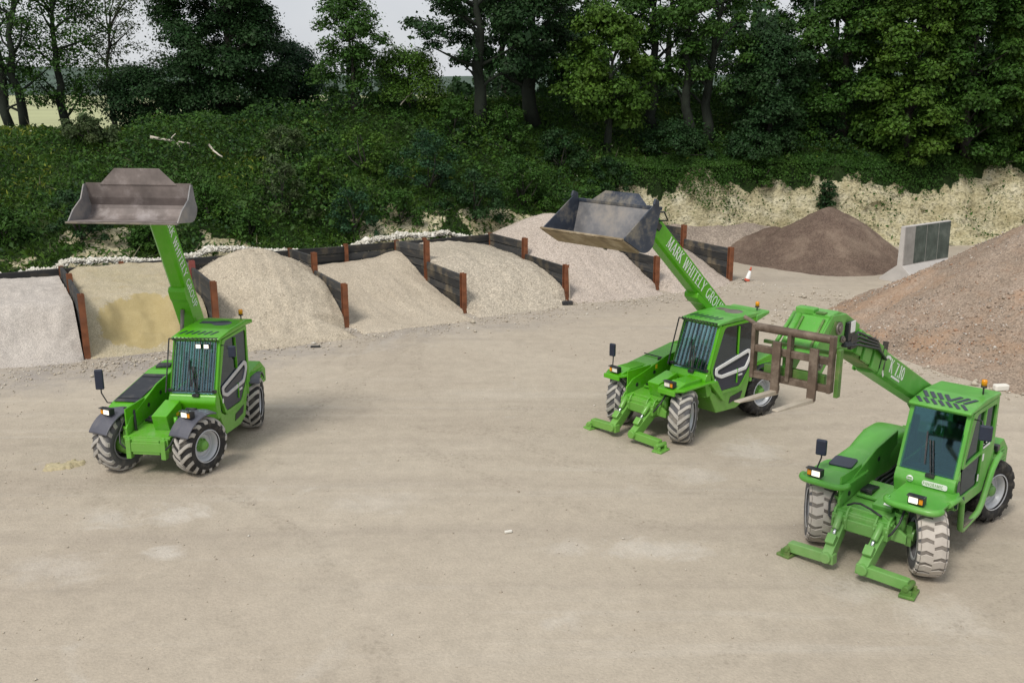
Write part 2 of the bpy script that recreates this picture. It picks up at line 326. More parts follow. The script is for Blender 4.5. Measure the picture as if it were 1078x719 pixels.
# ------------------------------------------------------------------ mesh building
class B:
    def __init__(s): s.bm = bmesh.new(); s.mats = []
    def mi(s, m):
        if m is None: return 0
        if m not in s.mats: s.mats.append(m)
        return s.mats.index(m)
    def face(s, vs, mi=0, smooth=False):
        try:
            f = s.bm.faces.new(vs); f.material_index = mi; f.smooth = smooth; return f
        except ValueError: return None
    def loft(s, rings, caps=True, m=None, smooth=False, closed=True):
        mi = s.mi(m); V = [[s.bm.verts.new(p) for p in r] for r in rings]
        n = len(V[0])
        for a, b in zip(V, V[1:]):
            for i in range(n if closed else n-1):
                j = (i+1) % n
                s.face((a[i], a[j], b[j], b[i]), mi, smooth)
        if caps:
            s.face(V[0][::-1], mi); s.face(V[-1], mi)
        return s
    def prism(s, pts, axis, a, b, m=None):
        def P(p, t):
            if axis == 'y': return (p[0], t, p[1])
            if axis == 'x': return (t, p[0], p[1])
            return (p[0], p[1], t)
        return s.loft([[P(p, a) for p in pts], [P(p, b) for p in pts]], m=m)
    def ring(s, outer, inner, axis, a, b, m=None):
        n = len(outer)
        for i in range(n):
            j = (i+1) % n
            s.prism([outer[i], outer[j], inner[j], inner[i]], axis, a, b, m)
        return s
    def box(s, c, d, m=None, rz=0, ry=0, rx=0):
        x, y, z = d[0]/2, d[1]/2, d[2]/2
        M_ = Matrix.Translation(c) @ Matrix.Rotation(rz, 4, 'Z') @ Matrix.Rotation(ry, 4, 'Y') @ Matrix.Rotation(rx, 4, 'X')
        r = [[M_ @ Vector(p) for p in ((-x, -y, k), (x, -y, k), (x, y, k), (-x, y, k))] for k in (-z, z)]
        return s.loft(r, m=m)
    def bar(s, p0, p1, w, h, m=None, up=(0, 0, 1)):
        p0 = Vector(p0); p1 = Vector(p1); d = (p1-p0).normalized()
        sd = d.cross(Vector(up))
        if sd.length < 1e-4: sd = d.cross(Vector((0, 1, 0)))
        sd.normalize(); u = sd.cross(d)
        q = [sd*(-w/2)+u*(-h/2), sd*(w/2)+u*(-h/2), sd*(w/2)+u*(h/2), sd*(-w/2)+u*(h/2)]
        return s.loft([[p0+k for k in q], [p1+k for k in q]], m=m)
    def tube(s, pts, r, n=12, m=None, caps=True):
        pts = [Vector(p) for p in pts]
        rs = r if isinstance(r, (list, tuple)) else [r]*len(pts)
        rings = []; ref = None
        for i, p in enumerate(pts):
            d = (pts[min(i+1, len(pts)-1)]-pts[max(i-1, 0)]).normalized()
            if ref is None: ref = Vector((0, 0, 1)) if abs(d.z) < .9 else Vector((1, 0, 0))
            a = d.cross(ref).normalized(); b = a.cross(d).normalized(); ref = b
            rings.append([p+(a*math.cos(2*PI*k/n)+b*math.sin(2*PI*k/n))*rs[i] for k in range(n)])
        return s.loft(rings, caps, m, True)
    def lathe(s, prof, axis='y', n=36, m=None, c=(0, 0, 0), closed=False, smooth=True):
        rings = []
        for r, t in prof:
            rr = []
            for k in range(n):
                a = 2*PI*k/n
                if axis == 'y': rr.append((c[0]+r*math.cos(a), c[1]+t, c[2]+r*math.sin(a)))
                else: rr.append((c[0]+r*math.cos(a), c[1]+r*math.sin(a), c[2]+t))
            rings.append(rr)
        if closed: rings.append(rings[0]); return s.loft(rings, False, m, smooth)
        V0 = len(s.bm.faces)
        s.loft(rings, False, m, smooth)
        for (r, t), rr in ((prof[0], rings[0]), (prof[-1], rings[-1])):
            if r < .09: s.face([s.bm.verts.new(p) for p in rr], s.mi(m))
        return s
    def done(s, name, mat, parent=None, loc=None, rz=0, bevel=0, smooth_all=False):
        if mat is not None and not s.mats: s.mats = [mat]
        elif mat is not None and s.mats[0] is not mat and mat not in s.mats: s.mats.append(mat)
        bmesh.ops.remove_doubles(s.bm, verts=s.bm.verts, dist=1e-5)
        bmesh.ops.recalc_face_normals(s.bm, faces=s.bm.faces)
        me = bpy.data.meshes.new(name); s.bm.to_mesh(me); s.bm.free()
        for m in s.mats: me.materials.append(m)
        if smooth_all: me.polygons.foreach_set('use_smooth', [True]*len(me.polygons))
        o = bpy.data.objects.new(name, me); COL.objects.link(o)
        if parent: o.parent = parent
        if loc: o.location = loc
        o.rotation_euler[2] = rz
        if bevel:
            k = o.modifiers.new('bevel', 'BEVEL'); k.width = bevel; k.segments = 2; k.limit_method = 'ANGLE'; k.angle_limit = R(40)
        return o
def grid_obj(name, X, Y, Z, mat, parent=None, attr=None, smooth=True, loc=(0, 0, 0), rz=0):
    nu, nv = X.shape
    co = np.stack([X, Y, Z], -1).reshape(-1, 3).astype(np.float32)
    i = np.arange(nu*nv).reshape(nu, nv)
    q = np.stack([i[:-1, :-1], i[1:, :-1], i[1:, 1:], i[:-1, 1:]], -1).reshape(-1, 4)
    return raw_mesh(name, co, q, mat, parent, attr, smooth, loc, rz)
def raw_mesh(name, co, q, mat, parent=None, attr=None, smooth=False, loc=(0, 0, 0), rz=0):
    me = bpy.data.meshes.new(name)
    me.vertices.add(len(co)); me.vertices.foreach_set('co', np.ascontiguousarray(co, np.float32).ravel())
    k = q.shape[1]
    me.loops.add(q.size); me.loops.foreach_set('vertex_index', np.ascontiguousarray(q, np.int32).ravel())
    me.polygons.add(len(q)); me.polygons.foreach_set('loop_start', np.arange(0, q.size, k, dtype=np.int32))
    me.polygons.foreach_set('loop_total', np.full(len(q), k, np.int32))
    if smooth: me.polygons.foreach_set('use_smooth', np.ones(len(q), bool))
    for m in (mat if isinstance(mat, list) else [mat]): me.materials.append(m)
    if attr is not None:
        a = me.attributes.new(attr[0], 'FLOAT', 'POINT'); a.data.foreach_set('value', attr[1].ravel().astype(np.float32))
    me.update(); me.validate()
    o = bpy.data.objects.new(name, me); COL.objects.link(o)
    if parent: o.parent = parent
    o.location = loc; o.rotation_euler[2] = rz
    return o
# ------------------------------------------------------------------ lettering (own stroke letters: thick stems, thin diagonals, small serifs)
def arc(cx, cy, rx, ry, a0, a1, n=10): return [(cx+rx*math.cos(R(a0+(a1-a0)*i/n)), cy+ry*math.sin(R(a0+(a1-a0)*i/n))) for i in range(n+1)]
T, t_ = .15, .075
GL = {
 'M': (1.0, [([(.1, 0), (.18, 1)], t_), ([(.18, 1), (.5, .08)], T), ([(.5, .08), (.82, 1)], t_), ([(.82, 1), (.9, 0)], T)]),
 'A': (.82, [([(.06, 0), (.41, 1)], t_), ([(.41, 1), (.76, 0)], T), ([(.2, .34), (.62, .34)], t_)]),
 'R': (.74, [([(.14, 0), (.14, 1)], T), ([(.14, .97)]+arc(.36, .74, .24, .24, 90, -90)+[(.14, .5)], .1), ([(.36, .5), (.7, 0)], T)]),
 'K': (.76, [([(.14, 0), (.14, 1)], T), ([(.66, 1), (.17, .46)], t_), ([(.3, .6), (.72, 0)], T)]),
 'W': (1.1, [([(.05, 1), (.3, 0)], T), ([(.3, 0), (.55, .95)], t_), ([(.55, .95), (.8, 0)], T), ([(.8, 0), (1.05, 1)], t_)]),
 'H': (.86, [([(.14, 0), (.14, 1)], T), ([(.72, 0), (.72, 1)], T), ([(.14, .52), (.72, .52)], t_)]),
 'I': (.34, [([(.17, 0), (.17, 1)], T)]),
 'T': (.74, [([(.37, 0), (.37, 1)], T), ([(.03, .96), (.71, .96)], t_)]),
 'E': (.64, [([(.14, 0), (.14, 1)], T), ([(.1, .96), (.58, .96)], t_), ([(.14, .53), (.5, .53)], t_), ([(.1, .04), (.6, .04)], t_)]),
 'L': (.62, [([(.14, 0), (.14, 1)], T), ([(.1, .04), (.6, .04)], t_)]),
 'Y': (.78, [([(.04, 1), (.39, .48)], T), ([(.74, 1), (.39, .48)], t_), ([(.39, 0), (.39, .5)], T)]),
 'G': (.86, [(arc(.46, .5, .36, .46, 50, 330, 18), .11), ([(.77, .04), (.77, .42)], T)]),
 'O': (.92, [(arc(.46, .5, .36, .46, 0, 360, 24), .12)]),
 'U': (.84, [([(.13, 1), (.13, .35)]+arc(.42, .35, .29, .31, 180, 360, 10)+[(.71, 1)], .11)]),
 'P': (.68, [([(.14, 0), (.14, 1)], T), ([(.14, .97)]+arc(.36, .73, .24, .24, 90, -90)+[(.14, .49)], .1)]),
 'C': (.8, [(arc(.46, .5, .36, .46, 50, 310, 16), .12)]), 'N': (.88, [([(.13, 0), (.13, 1)], t_), ([(.13, 1), (.74, 0)], T), ([(.74, 0), (.74, 1)], t_)]),
 '7': (.62, [([(.05, .95), (.57, .95)], t_), ([(.56, .95), (.22, 0)], T)]), '1': (.4, [([(.2, 0), (.2, 1)], T), ([(.05, .82), (.2, .97)], t_)]),
 '0': (.66, [(arc(.33, .5, .25, .46, 0, 360, 20), .12)]), '.': (.25, [([(.12, 0), (.12, .14)], T)]), ' ': (.42, [])}
def lettering(txt, h, org, ex, ey, nrm, name, mat, parent, depth=.006, squash=1, serif=True):
    b = B(); x = 0; org = Vector(org); ex = Vector(ex); ey = Vector(ey); nrm = Vector(nrm)
    def seg(p, q, w, k):
        d = Vector((q[0]-p[0], q[1]-p[1]))
        if d.length < 1e-6: return
        n = Vector((-d.y, d.x)).normalized()*(w/2); e = d.normalized()*(w*.18)
        P = [(p[0]-e.x+n.x, p[1]-e.y+n.y), (q[0]+e.x+n.x, q[1]+e.y+n.y), (q[0]+e.x-n.x, q[1]+e.y-n.y), (p[0]-e.x-n.x, p[1]-e.y-n.y)]
        b.loft([[org+ex*((x+a*squash)*h)+ey*(c*h)+nrm*z for a, c in P] for z in (0, depth+k*.0003)])
    for ch in txt:
        w, st = GL[ch]; k = 0
        for pts, wd in st:
            for p, q in zip(pts, pts[1:]): seg(p, q, wd, k % 9); k += 1
            if serif and len(pts) == 2 and abs(pts[0][1]-pts[1][1]) > .5:
                for px, py in pts:
                    if py < .05 or py > .95: seg((px-.12, .03 if py < .5 else .97), (px+.12, .03 if py < .5 else .97), .055, k % 9); k += 1
        x += (w*squash+.10)
    return b.done(name, mat, parent), x*h
# ------------------------------------------------------------------ telehandlers (local frame: x forward, y to the machine's left, z up, origin under the front axle)
WR, WB, TK = .585, 2.8, .90
def wheel(root, x, y, side, steer, style, tread, wall, rim, hubmat, inner_hub=False):
    b = B()
    b.lathe([(.318, .205), (.335, .215), (.345, .20), (.318, .17), (.285, .15), (.275, .06), (.25, .02), (.235, .05), (.18, .045), (.15, .02), (.06, .02)], 'y', 32)
    b.lathe([(.30, -.19), (.335, -.215), (.345, -.2), (.318, -.17), (.305, .1)], 'y', 32)
    w = b.done('wheel', rim, root, (x, y, WR), R(steer)+(PI if side < 0 else 0))
    b = B()
    b.lathe([(.315, -.17), (.345, -.205), (.40, -.225), (.47, -.225), (.52, -.205), (.545, -.16), (.552, 0), (.545, .16), (.52, .205), (.47, .225), (.40, .225), (.345, .205), (.315, .17), (.30, 0)], 'y', 48, wall, closed=True)
    if style != 'lug': b.lathe([(.548, -.19), (.5545, -.16), (.5545, 0), (.5545, .16), (.548, .19)], 'y', 48, M['tread_gap'])
    b.mi(tread)
    if style == 'lug':
        n, sweep, hw, hh = 16, .34, .098, .034
        path = [(0, -.012, .55), (.35, .07, .55), (.72, .14, .545), (1, .20, .525), (1.12, .228, .49)]
    else:
        n, sweep, hw, hh = 18, .13, .150, .020
        path = [(0, -.005, .552), (.3, .06, .552), (.55, .11, .55), (.85, .17, .54), (1.05, .222, .50)]
    for k in range(n):
        for sd in (1, -1):
            a0 = 2*PI*(k+(.5 if sd < 0 else 0))/n; rings = []
            for tt, yy, r in path:
                a = a0+sweep*tt*(1 if style == 'lug' else (1 if tt < .55 else 2*.55/tt-1)); h2 = hw*(1-.12*tt)
                rings.append([((r-.02)*math.cos(q), sd*yy, (r-.02)*math.sin(q)) for q in (a-h2, a+h2)] +
                             [((r+hh)*math.cos(q), sd*yy, (r+hh)*math.sin(q)) for q in (a+h2*.8, a-h2*.8)])
            b.loft(rings, m=tread)
    b.done('tyre', None, w)
    b = B(); b.lathe([(.001, .15), (.085, .15), (.10, .13), (.10, .05), (.14, .045), (.14, .0)], 'y', 20)
    for k in range(8):
        a = 2*PI*k/8; b.box((.12*math.cos(a), .055, .12*math.sin(a)), (.03, .03, .03), ry=-a)
    if inner_hub:
        b.lathe([(.12, -.3), (.2, -.24), (.22, -.1), (.2, 0.0)], 'y', 20)
        for k in range(6):
            a = 2*PI*k/6; b.box((.19*math.cos(a), -.22, .19*math.sin(a)), (.05, .08, .05), ry=-a)
    b.done('hub', hubmat, w)
    return w
def expand(p, k):
    cx = sum(q[0] for q in p)/len(p); cz = sum(q[1] for q in p)/len(p)
    return [(cx+(q[0]-cx)*k[0], cz+(q[1]-cz)*k[1]) for q in p]
def rounded(p, r=.08, n=4):
    out = []; L = len(p)
    for i in range(L):
        a, c, d = Vector(p[i-1]), Vector(p[i]), Vector(p[(i+1) % L])
        u = (a-c); v = (d-c); k = min(r, u.length*.45, v.length*.45); u.normalize(); v.normalize()
        s, e = c+u*k, c+v*k
        for j in range(n+1):
            t = j/n; out.append(tuple(s*(1-t)**2+c*2*t*(1-t)+e*t*t))
    return out
def arch(b, x, z, y0, y1, r, a0, a1, th, n=12, m=None, drop=0):
    P = [(x+r*math.cos(R(a0+(a1-a0)*i/n)), z+r*math.sin(R(a0+(a1-a0)*i/n))) for i in range(n+1)]
    Q = [(x+(r+th)*math.cos(R(a0+(a1-a0)*i/n)), z+(r+th)*math.sin(R(a0+(a1-a0)*i/n))) for i in range(n+1)]
    rings = []
    for p, q in zip(P, Q):
        rings.append([(p[0], y0, p[1]-drop), (p[0], y1, p[1]-drop), (q[0], y1, q[1]-drop), (q[0], (y0+y1)/2, q[1]), (q[0], y0, q[1]-drop)])
    b.loft(rings, m=m)
def headlight(root, x, y, z, amber_side, mat, rz=0, lens=None):
    b = B(); b.box((0, 0, 0), (.13, .25, .13)); b.box((.05, 0, .075), (.12, .27, .02))
    h = b.done('headlight', mat, root, (x, y, z), rz, .012)
    b = B(); b.box((.068, -.035*amber_side, 0), (.02, .14, .095)); b.done('lens', lens or M['lamp'], h, bevel=.006)
    b = B(); b.box((.066, .082*amber_side, 0), (.022, .06, .09)); b.done('indicator', M['amber'], h, bevel=.006)
    return h
def mirror(root, base, top, h, w, mat):
    b = B(); base = Vector(base); top = Vector(top)
    b.tube([base, base+Vector((.06, (top.y-base.y)*.6, .02)), (top.x, top.y, top.z-h*.7), (top.x, top.y, top.z)], .014, 8)
    o = b.done('mirror', M['black'], root)
    b = B(); b.box((top.x+.03, top.y, top.z), (.07, w, h), rz=R(12)); b.done('mirror_housing', mat, o, bevel=.025)
    return o
def beacon(root, p):
    b = B(); x, y, z = p
    b.tube([(x, y, z-.20), (x, y, z)], .015, 8); b.lathe([(.025, -.04), (.05, -.03), (.05, .0)], 'z', 16, c=p)
    o = b.done('beacon', M['black'], root)
    b = B(); b.lathe([(.046, 0), (.048, .075), (.04, .1), (.001, .105)], 'z', 16, c=p); b.done('amber_lens', M['amber'], o)
def boom(root, sp, G):
    px, pz, ang = sp['pivot'][0], sp['pivot'][1], R(sp['ang']); yc, hw, hq = sp['y'], sp['hw'], sp['hq']
    ca, sa = math.cos(ang), math.sin(ang)
    P = lambda t, q: (px+t*ca-q*sa, pz+t*sa+q*ca)
    L = sp['L']; b = B()
    # main box section with a chamfered underside
    prof = [(-hw, -hq+.05), (-hw+.06, -hq), (hw-.06, -hq), (hw, -hq+.05), (hw, hq-.02), (hw-.02, hq), (-hw+.02, hq), (-hw, hq-.02)]
    b.loft([[(P(t, q)[0], yc+y, P(t, q)[1]) for y, q in prof] for t in (-.45, L)])
    b.prism([P(t, q) for t, q in ((-.55, -.1), (-.2, -.34), (.7, -hq-.06), (1.0, -hq+.02), (-.4, .2))], 'y', yc-hw-.012, yc+hw+.012)
    if sp.get('base'):
        t1 = sp['base']; b.prism([P(-.3, -hq+.1), P(-.3, -hq-.07), P(t1-.35, -hq-.07), P(t1-.25, -hq-.10), P(t1-.05, -hq-.09), P(t1, -hq-.02), P(t1, -hq+.03)], 'y', yc-hw-.014, yc+hw+.008)
    for s in (-1, 1): b.box((P(L-.06, 0)[0], yc+s*(hw+.012), P(L-.06, 0)[1]), (.12, .03, 2*hq*.98), ry=-ang)
    o = b.done('boom', G, root, bevel=.012)
    b = B(); li = sp['Li']; k = sp.get('k', .8)
    pr = [(-hw*k, -hq*k), (hw*k, -hq*k), (hw*k, hq*k), (-hw*k, hq*k)]
    b.loft([[(P(t, q)[0], yc+y, P(t, q)[1]) for y, q in pr] for t in (L-.3, L+li)])
    b.done('inner_section', sp.get('innermat', G), o, bevel=.008)
    # lift ram below the boom
    foot = Vector((sp.get('ramx', -1.75), yc, .95)); hd = P(1.25+.25*sp.get('ramt', 0), -hq-.07); hd = Vector((hd[0], yc, hd[1]))
    mid = foot.lerp(hd, .62)
    b = B(); b.tube([foot, mid], .075, 14); b.tube([foot.lerp(hd, .0)+Vector((0, -.1, 0)), foot+Vector((0, .1, 0))], .06, 10); r_ = b.done('lift_ram', M['dgreen'] if sp.get('old') else G, o)
    b = B(); b.tube([mid, hd], .042, 12); b.done('ram_rod', M['steel'], o)
    return o, P, ca, sa
def bucket(root, lip, tilt, W, yc, D, Hh, horn, crown, mo, mi_, mfloor):
    """lip: (x, z) of the cutting edge; D depth of the floor, Hh height of the back; crown = (half width bottom, half width top, height)."""
    ca, sa = math.cos(R(tilt)), math.sin(R(tilt)); th = .028
    P = lambda u, w: (lip[0]+u*ca-w*sa, lip[1]+u*sa+w*ca)
    prof = [(0, 0), (-.12, .012), (-D*.72, .02)]
    for i in range(6):
        a = R(-90-15*(i+1)); r = .3; prof.append((-D*.72-.02+r*math.cos(a)*1.0, .32+r*math.sin(a)))
    prof.append((-D-.0, Hh*.62)); prof.append((-D+.10, Hh))
    inn = [(u+th*.6, w+th) for u, w in prof]
    b = B(); mi0 = b.mi(mi_)
    h = W/2; V = []
    for i in range(len(prof)-1):
        b.prism([P(*prof[i]), P(*prof[i+1]), P(*inn[i+1]), P(*inn[i])], 'y', yc-h+th, yc+h-th, mi_)
    o = b.done('bucket', None, root)
    sd = horn
    for s in (-1, 1):
        b = B(); b.prism([P(*q) for q in sd+[(u, w) for u, w in prof[::-1][:-1]]], 'y', yc+s*h-(th if s > 0 else 0), yc+s*h+(th if s < 0 else 0))
        if Hh > 1: b.bar((*P(*sd[1])[:1], yc+s*(h-.0), P(*sd[1])[1]), (P(*sd[2])[0], yc+s*h, P(*sd[2])[1]), .05, .05)
        b.done('side_plate', mo, o, bevel=.006)
    # spill guard above the back edge
    cb, ct, ch = crown; b = B(); u0, w0 = prof[-1]
    A = lambda y, w: (P(u0+.12*(w-w0), w)[0], yc+y, P(u0+.12*(w-w0), w)[1])
    rings = []
    off = Vector((P(.022, 0)[0]-P(0, 0)[0], 0, P(.022, 0)[1]-P(0, 0)[1]))
    pts = [(-cb, w0-.01), (cb, w0-.01), (ct, w0+ch), (-ct, w0+ch)]
    b.loft([[Vector(A(*q)) for q in pts], [Vector(A(*q))+off for q in pts]])
    b.done('spill_guard', mi_ if Hh < 1 else mo, o, bevel=.005)
    b = B(); e = P(.02, .0); f = P(-.2, -.012)
    b.bar((e[0], yc-h-.01, e[1]), (e[0], yc+h+.01, e[1]), .06, .035); b.done('cutting_edge', mfloor, o, bevel=.006)
    if Hh > 1:
        b = B(); b.prism([P(-.005, -.03), P(-D*.72, -.03), P(-D*.72, .012), P(-.005, .0)], 'y', yc-h+.002, yc+h-.002); b.done('floor_plate', mfloor, o)
        b = B(); t = P(-D+.10, Hh); b.bar((t[0], yc-h, t[1]), (t[0], yc+h, t[1]), .07, .07); b.done('top_rail', mo, o, bevel=.01)
    # back brackets and carrier
    for y in (-.22, .22):
        b = B(); b.prism([P(-D*.72-.33, .12), P(-D*.72-.33, .52), P(-D-.30, .5), P(-D-.30, .12)], 'y', yc+y-.03, yc+y+.03)
        b.done('bracket', M['black'], o)
    return o, P
def telehandler(name, label, org, fwd, sp):
    root = empty(name, (org[0], org[1], 0), math.atan2(fwd[1], fwd[0]), label=label, cat='telehandler', group='green telehandlers parked in the yard')
    G = sp['green']; old = sp['old']; stab = sp['stab']
    fs, rs = sp['steer']
    for x, st, yk in ((0, fs, 0), (-WB, rs, 1)):
        for s in (1, -1):
            dusty = sp['dusty_fr'] and x == 0 and s < 0
            wheel(root, x, s*(TK-(.11 if (not stab and x == 0 and s < 0) else 0)), s, st, 'block' if old and x == 0 else 'lug', sp['tread'] if not (x != 0 and sp.get('rear_dark')) else M['rubber'], M['rubber_dusty'] if (dusty or (x == 0 and stab)) else M['rubber'], M['rim_dusty'] if dusty else M['rim'], G, inner_hub=not stab)
    # ---- chassis
    b = B()
    b.prism([(.42, .52), (.42, .86), (-.3, .95), (-2.6, .95), (-3.35, 1.0), (-3.35, .5), (-2.5, .42), (-.4, .42)], 'y', -.40, .42)
    b.prism([(-3.3, .55), (-3.3, 1.25), (-3.62, 1.15), (-3.62, .62)], 'y', -.85, .85)
    b.box((-.05, -.44, 1.12), (.8, .03, .55)); b.box((.28, 0, .70), (.34, .9, .26)); b.box((.47, 0, .66), (.05, .62, .2)); b.box((.38, 0, .84), (.1, .98, .05))
    if not stab:
        for s in (-1, 1): b.box((.44, s*.36, .62), (.14, .10, .40)); b.tube([(.44, s*.36, .42), (.44, s*.36, .86)], .028, 8)
        b.box((.46, 0, .78), (.05, .56, .06)); b.box((.46, 0, .54), (.05, .56, .06))
    c = b.done('chassis', G, root, bevel=.015)
    b = B()   # tall cheek plate beside the hood and a pump box in the middle
    b.prism([(.36, .70), (.40, 1.02), (.20, 1.18), (-.2, 1.28), (-1.0, 1.52), (-1.9, 1.62), (-1.9, .9), (-.4, .9)], 'y', -.445, -.405)
    b.prism([(.1, .9), (.2, 1.22), (-.45, 1.36), (-.6, .9)] if not old else [(.1, .9), (.12, .98), (-.6, 1.06), (-.7, .9)], 'y', .02, .34)
    b.done('frame_plate', G, root, bevel=.012)
    for x in (0, -WB):
        b = B(); b.tube([(x, -.72, .6), (x, -.3, .62), (x, .3, .62), (x, .72, .6)], [.11, .10, .10, .11], 14); b.lathe([(.001, -.2), (.14, -.17), (.21, -.06), (.21, .06), (.14, .17), (.001, .2)], 'y', 18, c=(x, 0, .6))
        for s in (-1, 1): b.box((x, s*.64, .6), (.2, .1, .36)); b.box((x+.1, s*.55, .62), (.12, .12, .14))
        b.done('axle', G, root, bevel=.01)
    b = B()
    for s in (-1, 1):
        b = B(); b.tube([(.20, s*.55, .66), (.16, s*.52, .98)], .075, 14); b.tube([(.16, s*.52, .975), (.14, s*.50, 1.2)], .04, 10); b.lathe([(.10, -.03), (.10, .03)], 'z', 14, c=(.16, s*.52, .97)); b.done('suspension_ram', G, root)
    if stab:
        b = B(); b.prism([(-.70, .56), (.70, .56), (.70, .70), (.46, .84), (.30, .93), (-.30, .93), (-.46, .84), (-.70, .70)], 'x', .30, .36)
        for s in (-1, 1):
            for o_ in (-.10, .10): b.prism([(.34, .60), (.52, .58), (.54, .74), (.44, .90), (.34, .95)], 'y', s*.34+o_-.018, s*.34+o_+.018)
        b.done('front_beam', G, root, bevel=.012)
        b = B(); b.box((-.40, -.03, 1.0), (.62, .60, .05), ry=R(5)); b.done('deck_plate', G, root, bevel=.012)
    b = B()
    if old: b.tube([(.34, -.30, .93), (.30, -.2, .985), (.29, -.1, 1.0), (.31, .0, .985), (.33, .1, .97), (.37, .2, .955), (.40, .30, .93)], .018, 8)
    if old: b.done('hose', M['black'], root)
    for s in (1, -1):
        b = B(); b.tube([(.42, s*.30, .6), (.50, s*.42, .64), (.50, s*.52, .74), (.38, s*.58, .90), (.22, s*.58, 1.05), (.08, s*.53, 1.2)], .018, 8); b.done('hose', M['black'], root)
    # valve block, plus black discs and a sheet painting shade in holes and gaps
    b = B(); b.box((-.30, -.20, 1.005 if not old else 1.045), (.34, .20, .05)); b.box((-.22, -.16, 1.04), (.16, .12, .10)); b.done('valve_block', M['black_gloss'], root, bevel=.01)
    for x_, z_ in ((.05, 1.02), (-.55, 1.20), (-1.1, 1.30)):
        b = B(); b.tube([(x_, -.404, z_), (x_, -.396, z_)], .045, 12); b.done('plate_hole', M['black'], root)  # black discs stand for the shade inside holes
    b = B(); b.box((-.28, .346, 1.12), (.12, .006, .07)); b.done('warning_sticker', M['yellow'] if not old else M['white'], root)
    b = B(); b.box((.03, .24, 1.0), (.02, .12, .05), ry=R(-60)); b.done('data_plate', M['white'], root)
    b = B()
    for k in range(4): b.tube([(-.62, -.30+.09*k, 1.0), (-.9, -.31+.09*k, 1.03), (-1.4, -.32+.09*k, .99), (-2.1, -.30+.08*k, 1.1)], .02, 8)
    b.done('hose_bundle', M['black'], root)
    b = B(); b.box((-1.2, -.02, .965), (1.6, .66, .03)); b.done('frame_floor', M['black_gloss'], root)  # black sheet paints shade into the gap between hood and cab
    # rear body, boom tower
    b = B()
    for y in (sp['boom']['y']-.30, sp['boom']['y']+.26):
        b.prism([(-2.3, .9), (-2.6, 1.55), (-2.85, 2.02), (-3.2, 2.02), (-3.35, 1.6), (-3.35, .9)], 'y', y, y+.04)
    b.prism([(-2.5, .9), (-2.45, 1.35), (-3.2, 1.45), (-3.5, 1.2), (-3.5, .9)], 'y', .22, 1.0)
    for k in range(5): b.box((-2.9, .62, 1.0+.07*k), (.95-.05*k, .80, .02))
    b.done('boom_tower', G, root, bevel=.015)
    # ---- engine hood on the right
    if not old:
        b = B()
        b.prism([(-.12, 1.12), (-.1, 1.27), (-.3, 1.33), (-1.9, 1.56), (-2.7, 1.56), (-2.85, 1.3), (-2.3, .75), (-.9, .72), (-.75, 1.1)], 'y', -1.06, -.45)
        hd = b.done('engine_hood', G, root, bevel=.035)
        if not stab:
            b = B(); b.prism([(-.27, 1.338), (-1.62, 1.532), (-1.62, 1.545), (-.27, 1.352)], 'y', -1.0, -.5)
            for k in range(2):
                x = -.42-1.05*k; b.bar((x, -.97, 1.359-.1437*(x+.27)), (x, -.53, 1.359-.1437*(x+.27)), .03, .012)
            b.box((-2.15, -.8, 1.585), (.28, .3, .05), rz=.2)
            b.done('hood_grille', M['hoodgrille'], hd, bevel=.006)
        else:
            b = B(); b.box((-.95, -.755, 1.452), (.02, .6, .018), ry=R(8)); b.box((-.8, -.47, 1.45), (.06, .06, .06)); b.done('hood_seam', M['black'], hd)
            b = B(); b.box((-.62, -.402, 1.32), (.06, .006, .1)); b.done('warning_sticker', M['yellow'], hd)
    else:
        b = B(); secs = []
        for x, z, w, zb in ((-.1, 1.19, .28, 1.08), (-.3, 1.26, .31, 1.05), (-.9, 1.31, .33, .95), (-1.4, 1.35, .34, .8), (-1.75, 1.44, .37, .72), (-2.05, 1.50, .39, .72), (-2.5, 1.49, .39, .8), (-2.85, 1.38, .36, .9)):
            yc = -.76; pr = []
            for k in range(13):
                a = PI*k/12; pr.append((x, yc-w*math.copysign(abs(math.cos(a))**.5, math.cos(a)), zb+(z-zb)*(.55+.45*math.sin(a)**.6)))
            secs.append([(x, yc+w*1.0, zb)]+pr[::-1]+[(x, yc-w, zb)])
        b.loft(secs, smooth=False); hd = b.done('engine_hood', G, root, bevel=.02, smooth_all=True)
        b = B(); b.prism(rounded([(-.32, -.98), (-.70, -1.0), (-.74, -.62), (-.36, -.58)], .06), 'z', -.012, .012)
        hg = b.done('hood_vent', M['navy'], hd, (0, 0, 0)); hg.location = (-.02, 0, 1.285); hg.rotation_euler = (0, R(13), 0); hg.location = (-.02, 0, 1.242); hg.rotation_euler = (0, R(6), 0)
    # ---- fenders
    fm = M['fender'] if not stab else G
